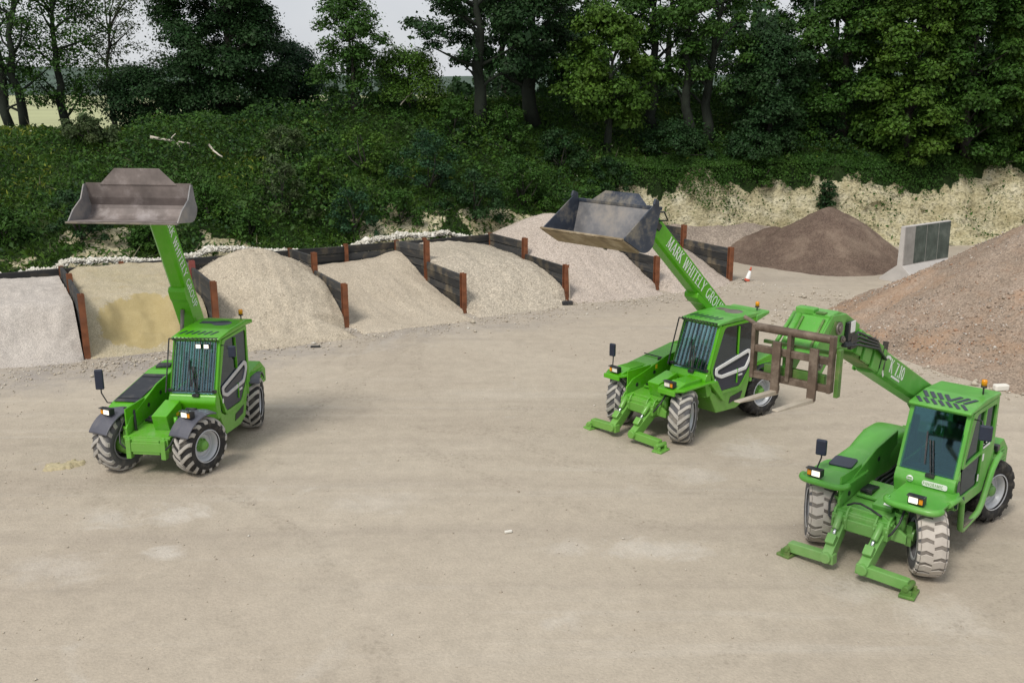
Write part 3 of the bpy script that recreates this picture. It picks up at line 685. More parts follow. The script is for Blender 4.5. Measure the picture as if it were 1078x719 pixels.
    for s in (1, -1):
        b = B()
        if not stab:
            # moulded mudguards that follow the steered wheel
            c0, s0 = math.cos(R(fs)), math.sin(R(fs))
            arch(b, 0, .0, -.25, .25, .655, 30, 112, .035, 12, drop=.035)
            tk = TK-(.13 if s < 0 else 0); f = b.done('fender', fm, root, (-.04, s*tk, WR+.02), R(fs), .02)
            headlight(root, .26*math.cos(R(fs)), s*tk+.26*math.sin(R(fs)), WR+.02+.70, s, M['black'], R(fs))
            b = B(); b.tube([(-.05, -s*.1, .68), (-.05, -s*.35, .66), (.05, -s*.48, .3)], .03, 8); b.done('fender_bracket', M['black'], f)
        elif not old:
            y0, y1 = (.46, 1.12) if s > 0 else (-1.12, -.46)
            pl = [(.50, y0+(.1 if s > 0 else .16)), (.50, y1-(.16 if s > 0 else .1)), (.28, y1), (-.62, y1), (-.9, y1-.05), (-.9, y0+.05), (.25, y0)]
            b.prism(pl, 'z', 1.22, 1.27); b.prism([(.42, 1.26), (.05, 1.36), (-.9, 1.36), (-.9, 1.25), (.4, 1.24)], 'y', y0+.14, y1-.14)
            b.prism([(-.62, 1.25), (-.9, 1.25), (-1.25, .72), (-1.15, .72)], 'y', y0+.08, y1)
            b.bar((.48, y0+.1, 1.20), (.48, y1-.1, 1.20), .05, .10)
            f = b.done('fender', fm, root, bevel=.02)
            hl = headlight(root, .36, (y0+y1)/2, 1.36, s, M['black'], lens=M['lens'])
        else:
            y0, y1 = (.30, 1.14) if s > 0 else (-1.14, -.36)
            pl = rounded([(.42, y0), (.42, y1), (-.72, y1), (-.72, y0)], .2, 5)
            b.prism(pl, 'z', 1.20, 1.24)
            P = [(x, y, 1.215) for x, y in pl if x > -.5]
            b.tube(P, .055, 10)
            f = b.done('fender', fm, root, bevel=.008)
            headlight(root, .30, (.78 if s > 0 else -.90), 1.335, s, M['black'])
    for s in (1, -1):
        b = B()
        if not old: arch(b, 0, 0, -.25, .25, .68, 55, 155 if stab else 150, .03, 10, drop=.02)
        else: b.prism([(.42, .64), (.46, .70), (.05, .72), (.02, .66)], 'y', -.26, .24)
        o = b.done('rear_fender', M['fender'] if not stab else (M['black'] if not old else G), root, (-WB, s*TK, WR), R(rs), .015)
    # ---- cab on the left
    y0, y1 = sp.get('caby', (.05, 1.06))
    zr = sp.get('zr', 2.50); ws0, ws1 = (-.60, 1.46), (-.98, zr)
    b = B()
    # dash panel under the windscreen, floor, rear wall, pillars
    b.prism(rounded([(-.56, 1.08), (-.50, 1.30), (-.585, 1.46), (-.72, 1.46), (-.78, .95), (-.62, .9)], .05), 'y', y0, y1)
    b.prism([(-.62, .88), (-.62, .97), (-2.3, .97), (-2.3, .88)], 'y', y0, y1-.08)
    for y in (y0+.035, y1-.035):
        b.bar((ws0[0]-.03, y, ws0[1]-.02), (ws1[0]-.03, y, ws1[1]+.02), .07, .08, up=(0, 1, 0))
        b.bar((-2.36, y, 1.2), (-2.34, y, zr), .07, .08, up=(0, 1, 0))
    b.prism([(-2.24, .95), (-2.24, 1.55), (-2.32, 1.55), (-2.32, .95)], 'y', y0, y1)
    b.prism([(-.7, .95), (-.66, 1.45), (-2.3, 1.5), (-2.3, .95)], 'y', y0, y0+.03)
    b.bar((ws1[0], y0, zr), (ws1[0], y1, zr), .07, .07); b.bar((-2.34, y0, zr), (-2.34, y1, zr), .07, .07)
    cab = b.done('cab', G, root, bevel=.018)
    # roof
    b = B()
    if not old:
        rf = [(ws1[0]+.10, zr+.015), (ws1[0]+.08, zr+.07), (-1.5, zr+.12), (-2.35, zr+.12), (-2.72, zr+.06), (-2.72, zr-.03), (-2.4, zr+.0)]
    else:
        rf = [(ws1[0]+.12, zr+.01), (ws1[0]+.10, zr+.06), (-1.6, zr+.12), (-2.35, zr+.08), (-2.42, zr+.0)]
    b.prism(rf, 'y', y0-.02, y1+.02)
    if stab and not old: b.prism([(-2.3, zr+.06), (-2.3, zr-.1), (-2.8, zr+.02), (-2.8, zr+.10)], 'y', y0+.05, y1+.05)
    roof = b.done('cab_roof', sp.get('roofmat', G), cab, bevel=.03)
    b = B()
    slope = (.12-.07)/(-1.5-ws1[0]-.08)
    for k in range(6 if not old else 0):
        y = y0+.12+.135*k; x = -1.2; z = zr+.07+slope*(x-ws1[0]-.08)+.004
        b.box((x, y, z), (.22, .055, .006), rz=R(-22), ry=-math.atan(slope))
    if old:
        s2 = (.12-.06)/(-1.6-ws1[0]-.10)
        for k in range(7):
            y = y0+.10+.12*k
            for x, l, w, a in ((-1.04, .24, .055, 34), (-1.33, .28, .065, 30 if k < 4 else -24)):
                z = zr+.06+s2*(x-ws1[0]-.10)+.005; b.box((x, y, z), (l, w, .008), rz=R(a), ry=-math.atan(s2))
    else:
        b.done('roof_vent', M['navy'], cab); b = B()
        b.lathe([(.001, .008), (.2, .008), (.21, 0.0)], 'z', 24, c=(-2.0, (y0+y1)/2+.12, zr+.12)); b.box((-2.03, (y0+y1)/2-.16, zr+.123), (.2, .4, .006))
    b.done('roof_vent' if old else 'roof_cover', M['steel'] if (stab and not old) else M['navy'], cab)
    # windscreen
    b = B(); b.loft([[(ws0[0]+.01, y0+.05, ws0[1]), (ws0[0]+.01, y1-.05, ws0[1]), (ws1[0]+.01, y1-.05, ws1[1]), (ws1[0]+.01, y0+.05, ws1[1])],
                     [(ws0[0]-.005, y0+.05, ws0[1]), (ws0[0]-.005, y1-.05, ws0[1]), (ws1[0]-.005, y1-.05, ws1[1]), (ws1[0]-.005, y0+.05, ws1[1])]])
    b.done('windscreen', M['glass_blue'] if old else M['glass'], cab)
    b = B(); ym = (y0+y1)/2
    def WS(y, t, off=.03): return (ws0[0]+(ws1[0]-ws0[0])*t+off, y, ws0[1]+(ws1[1]-ws0[1])*t+off*.35)
    b.bar(WS(ym+.08, -.02), WS(ym-.05, .5), .02, .02); b.bar(WS(ym+.12, -.01), WS(ym+.0, .5), .015, .015)
    b.bar(WS(ym-.05, .12, .02), WS(ym-.12, .62, .02), .025, .012); b.box(WS(ym+.08, -.03), (.08, .14, .05))
    b.done('wiper', M['black'], cab)
    if sp.get('guard'):
        b = B()
        for k in range(9):
            y = y0+.07+k*(y1-y0-.14)/8; b.bar(WS(y, .05, .06), WS(y, .99, .06), .018, .014)
        for t in (.04, .99): b.bar(WS(y0, t, .06), WS(y1, t, .06), .02, .02)
        for y in (y0-.03, ): b.bar(WS(y, .0, .1), WS(y, 1.0, .14), .022, .022); b.bar(WS(y, 1.0, .14), WS(y1, 1.03, .14), .022, .022)
        for k in range(12):
            y = y0+.06+k*(y1-y0-.1)/11; b.bar(WS(y, .99, .06), WS(y, 1.03, .16), .014, .014)
        for t in (.05,): b.box(WS(y0+.02, t), (.05, .08, .06)); b.box(WS(y1-.04, t), (.05, .08, .06))
        b.done('window_guard', M['black'], cab)
    # door
    if not old:
        inner = [(-1.02, .96), (-1.82, .94), (-2.25, 1.42), (-2.29, zr-.07), (-1.14, zr-.05), (-.74, 1.48)]
        outer = [(-.98, .90), (-1.84, .87), (-2.27, 1.46), (-2.36, zr+.0), (-1.02, zr+.0), (-.68, 1.48)]
        ri, ro = rounded(inner, .1), rounded(outer, .1)
        b = B(); b.ring(ro, ri, 'y', y1-.05, y1+.015); d = b.done('door', G, root, bevel=.01)
        b = B(); b.prism(expand(ri, (1.02, 1.02)), 'y', y1-.02, y1-.006); b.done('door_glass', M['glass_dark'], d)
        low = [(-1.02, .97), (-1.82, .95), (-2.24, 1.42), (-2.26, 1.66), (-.83, 1.40)]
        b = B(); b.prism(expand(rounded(low, .06), (.99, .97)), 'y', y1-.004, y1+.004); b.done('lower_panel', M['navy'], d)
        lo = rounded([(-.84, 1.54), (-.85, 1.36), (-1.08, 1.26), (-2.02, 1.30), (-2.22, 1.58), (-2.20, 1.72), (-2.08, 1.78)], .05, 3)
        li = rounded([(-.93, 1.48), (-.93, 1.40), (-1.10, 1.34), (-1.98, 1.38), (-2.12, 1.58), (-2.11, 1.65), (-2.05, 1.69)], .04, 3)
        b = B(); b.ring(lo, li, 'y', y1+.004, y1+.03); b.done('door_rail', M['white'] if stab else simple('pale_grey_rail', (.55, .55, .56), .4), d, bevel=.008)
        b = B(); b.bar((-1.68, y1+.008, 1.05), (-1.68, y1+.008, 1.38), .02, .05, up=(0, 1, 0)); b.bar((-1.68, y1+.003, 1.72), (-1.68, y1+.003, zr-.1), .015, .06, up=(0, 1, 0))
        b.done('door_post', G, d)
        b = B(); b.box((-1.80, y1+.02, 1.22), (.14, .02, .035)); b.done('door_handle', M['white'], d)
        b = B(); b.box((-.86, y1+.016, 1.24), (.05, .006, .09)); b.done('door_sticker', M['white'], d)
    else:
        up = rounded([(-.86, 1.62), (-2.22, 1.68), (-2.24, zr-.1), (-1.25, zr-.06)], .08)
        lw = rounded([(-.85, 1.12), (-1.55, 1.10), (-1.6, 1.60), (-.82, 1.56)], .05)
        out = rounded([(-.66, .90), (-1.95, .86), (-2.32, 1.4), (-2.36, zr), (-1.02, zr), (-.62, 1.48)], .1)
        b = B(); b.prism(out, 'y', y1-.05, y1-.02); d = b.done('door', M['glass_dark'], root)
        b = B()
        b.ring(rounded([(-.74, 1.58), (-2.30, 1.62), (-2.34, zr), (-1.04, zr)], .08), up, 'y', y1-.03, y1+.015)
        b.prism(rounded([(-.66, .90), (-1.95, .86), (-2.28, 1.4), (-2.30, 1.62), (-1.72, 1.61), (-1.70, 1.05), (-.80, 1.08), (-.72, 1.58), (-.62, 1.48)], .03), 'y', y1-.03, y1+.013)
        b.bar((-1.66, y1, 1.6), (-1.68, y1, zr-.06), .03, .05, up=(0, 1, 0))
        b.done('door_frame', G, d, bevel=.01)
        b = B(); b.prism(lw, 'y', y1-.018, y1-.004); b.done('lower_window', M['glass_dark'], d)
        b = B(); b.prism(rounded([(-.60, .98), (-.70, .92), (-.76, 1.15), (-.70, 1.44), (-.60, 1.40)], .05), 'y', y1+.014, y1+.022); b.lathe([(.001, .026), (.055, .024), (.055, .014)], 'y', 16, c=(-.98, y1, 1.0)); b.done('side_grille', M['navy'], d)
        for bx_, bd_ in (((-1.78, y1+.018, 1.52), (.07, .006, .12)), ((-1.9, y1+.018, 1.70), (.34, .006, .035)), ((-1.86, y1+.018, 1.77), (.28, .006, .02)), ((-1.62, y1+.018, 1.2), (.05, .006, .12))):
            b = B(); b.box(bx_, bd_); b.done('door_sticker', M['white'], d)
    # side and rear glass
    b = B(); b.prism([(-.72, 1.5), (-2.3, 1.52), (-2.3, zr), (-1.0, zr)], 'y', y0+.004, y0+.016); b.done('side_glass', M['glass'], cab)
    b = B(); b.box((-2.345, ym, (1.55+zr)/2), (.012, y1-y0-.1, zr-1.58)); b.done('rear_glass', M['glass'], cab)
    # seat and controls
    b = B(); b.box((-1.75, ym, 1.30), (.48, .5, .14)); b.box((-2.02, ym, 1.62), (.14, .48, .62), ry=R(-8)); b.box((-1.75, ym, 1.12), (.36, .36, .22)); b.box((-2.08, ym, 2.02), (.1, .28, .2)); b.box((-1.7, ym+.28, 1.48), (.36, .07, .06))
    b.done('seat', M['seat'] if not old else M['black'], cab, bevel=.04)
    b = B(); b.tube([(-.85, ym, 1.1), (-1.12, ym, 1.56)], .035, 10)
    b.lathe([(.18, 0), (.195, .015), (.21, 0), (.195, -.015)], 'z', 24, c=(-1.14, ym, 1.58), closed=True); b.bar((-1.14, ym-.19, 1.58), (-1.14, ym+.19, 1.58), .03, .02); b.box((-.83, ym, 1.38), (.22, y1-y0-.16, .18)); b.tube([(-1.35, y0+.12, 1.2), (-1.32, y0+.12, 1.62)], .02, 8)
    b.done('steering_wheel', M['black'], cab)
    if sp.get('worklights'):
        b = B()
        for y in (ym+.08, ym+.25):
            b = B(); b.box((-.88, y, zr-.10), (.06, .11, .09)); wl = b.done('work_light', M['black'], root, bevel=.01)
            b = B(); b.box((-.845, y, zr-.10), (.012, .095, .075)); b.done('lens', M['lamp'], wl)
    # mirrors and beacon
    mr = sp['mirR']; mirror(root, mr[0], mr[1], mr[2], mr[3], M['navy'])
    if sp.get('mirL'): mirror(root, *sp['mirL'][:2], sp['mirL'][2], sp['mirL'][3], M['navy'])
    beacon(root, sp['beacon'])
    # step / sill on the left
    b = B()
    if not old:
        b.prism([(-.72, .92), (-.72, 1.05), (-.98, .90), (-1.86, .87), (-2.22, 1.35), (-2.22, 1.0), (-2.05, .52), (-1.75, .42), (-1.0, .46)], 'y', .45, y1-.01)
        st = b.done('side_step', G, root, bevel=.02)
        b = B(); b.prism([(-1.45, .60), (-1.50, .74), (-1.95, .80), (-1.88, .64)], 'y', y1-.012, y1+.004)
        b.done('step_opening', M['black'], st)  # black patch paints the shade inside the step opening
    else:
        b.prism([(-.72, .95), (-2.15, .95), (-2.0, .62), (-.9, .62)], 'y', .42, y1-.18); st = b.done('side_step', M['black'], root, bevel=.02)
        b = B(); b.tube([(-.10, 1.13, 1.21), (-.55, 1.14, 1.18), (-.72, 1.14, 1.05), (-.78, 1.14, .58), (-.95, 1.12, .50), (-1.7, 1.12, .56), (-1.86, 1.12, .66), (-2.25, 1.12, 1.18), (-2.42, 1.12, 1.29), (-2.72, 1.10, 1.31), (-2.80, .98, 1.31)], .05, 10)
        b.done('side_rail', G, root)
        b = B(); b.box((-1.3, 1.06, .55), (.75, .2, .05), ry=R(-3)); b.done('tread_plate', M['steel'], root, bevel=.01)
        b = B(); b.box((-2.75, .95, 1.40), (.14, .2, .12)); b.done('rear_lamp', M['black'], root, bevel=.015)
    # ---- stabilisers
    if stab:
        for s in (1, -1):
            b = B()
            e = Vector((.92, s*.30, .22)); f = Vector((.86, s*.98, .17))
            b.bar((.36, s*.34, .66), e, .17, .22); b.bar(e+Vector((0, -s*.12, 0)), f, .15, .17); b.tube([e+Vector((-.12, 0, .02)), e+Vector((.13, 0, .02))], .09, 14)
            b.box((.42, s*.34, .70), (.2, .26, .24))
            st = b.done('stabiliser', G, root, bevel=.015)
            b = B(); b.tube([(.46, s*.34, .84), (.68, s*.32, .62)], .055, 12); b.box((.80, s*.31, .47), (.17, .15, .17), ry=R(45)); b.done('stabiliser_ram', G, st, bevel=.012)
            b = B(); b.tube([(.62, s*.32, .68), (.78, s*.31, .5)], .026, 10); b.done('ram_rod', M['chrome'], st)
            b = B(); b.box((.86, s*1.0, .035), (.36, .24, .05), rz=s*R(8)); b.box((.98, s*1.0, .09), (.05, .16, .1)); b.box((.76, s*1.0, .09), (.05, .16, .1)); b.tube([(.70, s*.99, .15), (1.02, s*.99, .15)], .05, 10)
            b.done('foot_pad', sp.get('padmat', G), st, bevel=.012)
    # ---- boom
    bs = sp['boom']; bs['old'] = old
    bo, P, ca, sa = boom(root, bs, G)
    return root, cab, bo, P, ca, sa
# machine with raised bucket on the left
sp1 = dict(green=M['green'], old=False, stab=False, steer=(-20, 14), tread=M['tread'], dusty_fr=True, guard=True, worklights=True, zr=2.50,
  mirR=((-.30, -.98, 1.30), (-.22, -1.22, 1.82), .42, .17), mirL=((-.98, 1.06, 2.40), (-1.0, 1.30, 2.28), .24, .16), beacon=(-2.66, .84, 2.68),
  boom=dict(pivot=(-2.95, 1.85), ang=64.5, y=-.27, hw=.175, hq=.205, L=3.75, Li=.2, ramx=-1.7, base=1.8))
r1, cab1, bo1, P1, c1, s1 = telehandler('telehandler', 'green telehandler on the left holding a brown empty bucket high above its cab', (-7.18, 18.69), (-.116, -.993), sp1)
bk1, BP1 = bucket(r1, (.02, 5.03), 6.5, 2.24, -.29, .80, .75,
    [(0, 0), (-.20, .24), (-.50, .46), (-.62, .745)], (.80, .46, .31), M['bucket_grey'], M['bucket_in'], M['steel'])
b = B(); A = P1(2.9+.6, .0); q = BP1(-.9, .3)
for y in (-.47, -.07): b.prism([P1(3.3, .16), P1(3.95, .14), BP1(-1.0, .62), BP1(-.98, .14), P1(3.5, -.16)], 'y', y-.02, y+.02)
b.done('carrier', M['green'], r1, bevel=.01)
hq = .20
def boom_text(txt, P, ca, sa, bs, tip, h, squash, parent, name='lettering', q0=None, serif=True):
    x0, z0 = P(tip, q0 if q0 is not None else -h*.5)
    return lettering(txt, h, (x0, bs['y']+bs['hw']+.002, z0), (-ca, 0, -sa), (-sa, 0, ca), (0, 1, 0), name, M['white'], parent, .004, squash, serif)
boom_text('MARK WHITELY GROUP', P1, c1, s1, sp1['boom'], 3.62, .19, .86, bo1)
# machine in the middle
sp2 = dict(green=M['green'], old=False, stab=True, steer=(26, -8), tread=M['tread'], dusty_fr=False, guard=True, zr=2.47, rear_dark=True, roofmat=M['green_old'],  # paler roof colour paints in the reflected sky
  mirR=((.12, -.98, 1.30), (.12, -1.08, 1.72), .30, .15), beacon=(-2.62, .88, 2.66),
  boom=dict(pivot=(-3.04, 1.88), ang=41.5, y=-.15, hw=.18, hq=.215, L=4.40, Li=.3, ramx=-1.6, base=1.9))
r2, cab2, bo2, P2, c2, s2 = telehandler('telehandler', 'middle green telehandler with raised white lettered boom and muddy grey bucket curled back', (3.15, 21.04), (-.74, -.672), sp2)
bk2, BP2 = bucket(r2, (2.27, 4.70), 31, 2.26, -.13, .80, 1.02,
    [(0, 0), (-.46, .98), (-.44, 1.10), (-.56, 1.12), (-.62, 1.03)], (.80, .46, .25), M['bucket_blue'], M['bucket_grey'], M['mud'])
b = B()
for y in (-.30, .04): b.prism([P2(4.1, .19), P2(4.7, .14), BP2(-1.0, .62), BP2(-.98, .10), P2(4.55, -.3), P2(4.2, -.2)], 'y', y-.02, y+.02)
b.prism([P2(4.2, .10), P2(4.75, .06), P2(4.7, -.2), P2(4.2, -.16)], 'y', -.25, -.01)
b.done('carrier', M['green'], r2, bevel=.01)
b = B(); b.tube([(*P2(4.25, .12)[:1], .06, P2(4.25, .12)[1]), (P2(4.15, .22)[0], .2, P2(4.15, .22)[1]), (P2(4.4, .26)[0], .22, P2(4.4, .26)[1]), (P2(4.6, .1)[0], .1, P2(4.6, .1)[1])], .02, 8)
b.box((P2(4.2, .03)[0], .06, P2(4.2, .03)[1]), (.22, .04, .14), ry=-R(41)); b.done('hose', M['black'], bo2)
boom_text('MARK WHITELY GROUP', P2, c2, s2, sp2['boom'], 3.64, .25, .72, bo2, q0=-.10)
# older machine on the right
sp3 = dict(green=M['green_old'], old=True, stab=True, steer=(30, -16), tread=M['tread_brown'], dusty_fr=False, guard=False, zr=2.46, rear_dark=True, caby=(.09, 1.06), padmat=M['dgreen'],
  mirR=((.05, -1.0, 1.25), (-.06, -.98, 1.66), .28, .18), mirL=((-1.1, 1.06, 2.36), (-.98, 1.30, 2.22), .26, .20), beacon=(-1.9, .92, 2.72),
  boom=dict(pivot=(-2.98, 1.85), ang=25.3, y=-.15, hw=.19, hq=.21, L=3.75, Li=1.0, ramx=-2.0, innermat=M['dgreen']))
r3, cab3, bo3, P3, c3, s3 = telehandler('telehandler', 'older faded green telehandler on the right with pallet forks held out in front', (5.93, 14.88), (-.676, -.737), sp3)
lettering('K 7.10', .21, (P3(3.30, -.07)[0], .042, P3(3.30, -.06)[1]), (-c3, 0, -s3), (-s3, 0, c3), (0, 1, 0), 'lettering', M['white'], bo3, .004, .9, False)
b = B()
pts = arc(0, 0, .17, .17, 60, 250, 12)
for (a, c), (e, f) in zip(pts, pts[1:]):
    k = .03; A_, E_ = P3(3.42-a, c-.02), P3(3.42-e, f-.02); b.bar((A_[0], .045, A_[1]), (E_[0], .045, E_[1]), .004, .05, up=(0, 1, 0)) if False else b.prism([P3(3.42-a*1.12, c*1.12-.02), P3(3.42-e*1.12, f*1.12-.02), P3(3.42-e*.84, f*.84-.02), P3(3.42-a*.84, c*.84-.02)], 'y', .041, .046)
b.done('swoosh_mark', M['white'], bo3)
b = B(); b.prism([P3(3.15, -.12), P3(2.75, -.12), P3(2.75, -.085), P3(3.15, -.085)], 'y', .041, .046); b.done('lettering', M['white'], bo3)
# round badge and lettered plate on its nose
def nose(y, z): return (-.5+.04, y, z)
b = B(); 
for k in range(20):
    pass
b.lathe([(.001, .0), (.055, .0), (.055, -.012)], 'y', 20)
bd = b.done('badge', M['white'], r3); bd.location = (-.538, .36, 1.335); bd.rotation_euler = (R(90), 0, R(90)); bd.rotation_euler = (0, R(0), R(-90)); bd.location.x = -.492
b = B(); b.box((0, .006, .02), (.07, .006, .018)); b.box((0, .006, -.02), (.07, .006, .018)); o = b.done('badge_bar', M['green_old'], bd)
b = B(); b.prism(rounded([(-.2, -.045), (.2, -.045), (.2, .045), (-.2, .045)], .04), 'x', -.006, .006); pl = b.done('name_plate', M['white'], r3, (-.499, .76, 1.315))
lettering('PANORAMIC', .055, (.007, -.185, -.026), (0, 1, 0), (0, 0, 1), (1, 0, 0), 'lettering', M['green_old'], pl, .003, .72, False)
# gooseneck head, carriage and forks
b = B(); G3 = M['green_old']
b.loft([[(1.25, y, z) for y, z in ((-.30, 3.72), (.02, 3.72), (.02, 4.18), (-.30, 4.18))], [(1.75, y, z) for y, z in ((-.33, 3.95), (.03, 3.95), (.03, 4.42), (-.33, 4.42))],
        [(2.1, y, z) for y, z in ((-.36, 4.05), (.06, 4.05), (.06, 4.52), (-.36, 4.52))], [(2.38, y, z) for y, z in ((-.36, 4.02), (.06, 4.02), (.06, 4.50), (-.36, 4.50))]])
b.prism([(1.85, 4.45), (2.30, 4.50), (2.85, 4.05), (2.85, 3.62), (2.55, 3.66), (2.2, 3.95), (1.9, 4.02)], 'y', .03, .068)
b.prism([(1.85, 4.45), (2.30, 4.50), (2.85, 4.05), (2.85, 3.62), (2.55, 3.66), (2.2, 3.95), (1.9, 4.02)], 'y', -.37, -.32)
b.bar((2.36, -.15, 4.46), (2.86, -.15, 4.02), .40, .04)
b.bar((2.3, -.46, 4.51), (2.3, -.18, 4.51), .16, .10)
hd = b.done('boom_head', G3, bo3, bevel=.015)
for x_, z_, r_ in ((2.12, 4.28, .09), (2.66, 3.86, .07), (1.98, 4.1, .05)):
    b = B(); b.tube([(x_, .065, z_), (x_, .105, z_)], r_, 14); b.tube([(x_, .10, z_), (x_, .125, z_)], r_*.55, 10); b.done('pin', M['steel'], bo3)
b = B(); b.prism([(2.0, 4.36), (2.24, 4.40), (2.46, 4.16), (2.2, 4.12)], 'y', .071, .078); b.done('head_recess', M['dgreen'], bo3)  # darker plate paints the shade of an inset onto the head
b = B(); b.bar((2.42, .0, 4.44), (2.80, .0, 4.10), .03, .05); b.bar((2.42, -.31, 4.44), (2.80, -.31, 4.10), .03, .05); b.bar((2.34, -.15, 4.515), (2.34, -.02, 4.515), .10, .02); b.done('head_rib', M['dgreen'], bo3)
b = B(); b.tube([(2.36, -.40, 4.44), (2.86, -.42, 3.95)], .06, 14); b.tube([(2.26, -.52, 4.45), (2.8, -.56, 4.0)], .03, 8); b.done('tilt_ram', G3, bo3)
b = B()
for t, q, l, hh in ((3.95, .02, .3, .42), (4.35, .04, .3, .40), (4.7, .05, .2, .36)):
    x, z = P3(t, q); b.box((x, .04, z), (l, .05, hh), ry=-R(25)); b.box((x, -.15, z+.2), (l, .3, .05), ry=-R(25))
b.done('inner_collar', G3, bo3, bevel=.01)
b = B()
for k in range(4):
    y = .06+.015*k; b.tube([(P3(3.7, .05)[0], y, P3(3.7, .05)[1]), (P3(4.2, .22-.04*k)[0], y+.03, P3(4.2, .22-.04*k)[1]), (P3(4.9, .16-.06*k)[0], y, P3(4.9, .16-.06*k)[1]), (1.95, y+.02, 4.0)], .02, 8)
b.box((1.72, .08, 4.18), (.22, .05, .26)); b.box((1.62, .085, 4.0), (.2, .05, .2)); b.prism([P3(3.55, -.1), P3(3.75, -.12), P3(3.85, .3), P3(3.65, .34)], 'y', .045, .06)
b.done('hose', M['black'], bo3)
b = B(); b.box((1.70, .11, 4.24), (.13, .012, .16)); b.done('valve_plate', M['white'], bo3)
b = B(); cy0, cy1, cx = -.76, .38, 2.93
for z, k in ((4.32, .06), (4.02, .05), (3.64, .055)):
    if z > 4.2: b.tube([(cx, cy0, z), (cx, cy1, z)], k, 12)
    else: b.bar((cx, cy0, z), (cx, cy1, z), .07, .10)
for y in (cy0, -.22, cy1): b.box((cx, y, 3.98), (.12, .06, .78 if y != -.22 else .70))
b.tube([(cx-.05, cy0-.02, 4.34), (cx+.02, cy0-.18, 4.44)], .03, 8)
car = b.done('fork_carriage', M['forkbrown'], r3, bevel=.012)
b = B(); b.box((cx-.12, -.19, 3.68), (.08, .9, .22)); b.box((cx-.1, cy1+.06, 3.85), (.1, .06, .66)); b.box((cx-.14, -.19, 4.1), (.05, 1.0, .05)); b.done('carriage_plate', M['dgreen'], car, bevel=.01)
for y in (-.37, .17):
    b = B(); b.box((cx+.09, y, 3.82), (.05, .12, .72), M['forkbrown']); b.prism([(cx+.06, 3.43), (cx+.06, 3.49), (cx+.5, 3.53), (cx+1.10, 3.575), (cx+1.10, 3.555), (cx+.5, 3.48)], 'y', y-.045, y+.045, M['forkblade']); b.done('fork', None, car, bevel=.006)
# ------------------------------------------------------------------ yard frame: u along the bays, s away from the yard behind them
A0 = np.array((-1.68, 33.12)); DD = np.array((math.cos(R(29.2)), math.sin(R(29.2)))); NN = np.array((-DD[1], DD[0]))
def us(u, s): return (A0[0]+u*DD[0]+s*NN[0], A0[1]+u*DD[1]+s*NN[1])
def to_us(x, y): d = (x-A0[0], y-A0[1]); return (d[0]*DD[0]+d[1]*DD[1], d[0]*NN[0]+d[1]*NN[1])
def shift(u): return -.42*np.maximum(0, np.asarray(u, float)-16) - .0*np.asarray(u, float)
BANK = math.atan2(DD[1], DD[0])
def bank_h(u, s):
    """height of the bank; s measured from the shifted line"""
    u = np.asarray(u, float); s = np.asarray(s, float)
    zc = 5.5+1.25*sstep(-8, 8, u)-.5*sstep(24, 40, u)
    w = sstep(11, 14.5, u+1.5*(vnoise(u*.5, s*0, 5)-.5))
    n = (fbm(u*.25, s*.25, 3)-.5)
    veg = .75+.55*sstep(6.6, 7.5, s)+(zc-1.3)*np.clip((s-7.2)/9.6, 0, 1)**.9+n*.9*sstep(7, 9, s)
    sb = 8.4+1.4*(fbm(u*.35, 0*s, 11)-.5)
    cl = 3.5+.7*(fbm(u*.3, s*.0, 12)-.5)
    cliff = .25*sstep(6.6, 8.4, s)+cl*np.clip((s-sb)/(1.35), 0, 1)**.8+(zc-cl)*np.clip((s-sb-1.3)/7.5, 0, 1)+n*.5*sstep(9, 11, s)
    far = sstep(19, 40, s)*(-1.4)
    return veg*(1-w)+cliff*w+far
def bank_at(x, y):
    u, s = to_us(x, y); return float(bank_h(u, s-shift(u)))

# ground sheet of the yard
b = B(); b.loft([[(-400, -60, 0), (400, -60, 0)], [(-400, 700, 0), (400, 700, 0)]], caps=False, closed=False)
g0 = b.done('ground', M['yard']); tag(g0, kind='structure')
# near yard with real unevenness
xs = np.linspace(-34, 40, 300); ys = np.linspace(5, 54, 260); X, Y = np.meshgrid(xs, ys, indexing='ij')
Z = .05*(fbm(X*.22, Y*.22, 21)-.5)+.030*(fbm(X*.9, Y*.9, 22, 5)-.5)+.012
tag(grid_obj('yard_ground', X, Y, np.maximum(Z, .004), M['yard']), kind='structure')

# embankment
uu = np.arange(-75, 62, .28); ss = np.concatenate([np.arange(6.45, 11.6, .13), np.arange(11.6, 22, .45), np.arange(22, 60, 2.5)])
U, SS = np.meshgrid(uu, ss, indexing='ij'); Zb = bank_h(U, SS)
rock = sstep(11, 14.5, U)*sstep(8.0, 8.6, SS)*(1-sstep(10.3, 11.5, SS))
rough = fbm(U*1.1, Zb*1.4+SS*.5, 31, 5)-.5; rough2 = fbm(U*3.2, Zb*3.6+SS, 32, 4)-.5
S2 = SS+shift(U)+rock*(.55*rough+.6*rough2)
Xb, Yb = us(U, S2); Zb2 = Zb+rock*(.5*rough2); Zb2[:, 0] = -.1
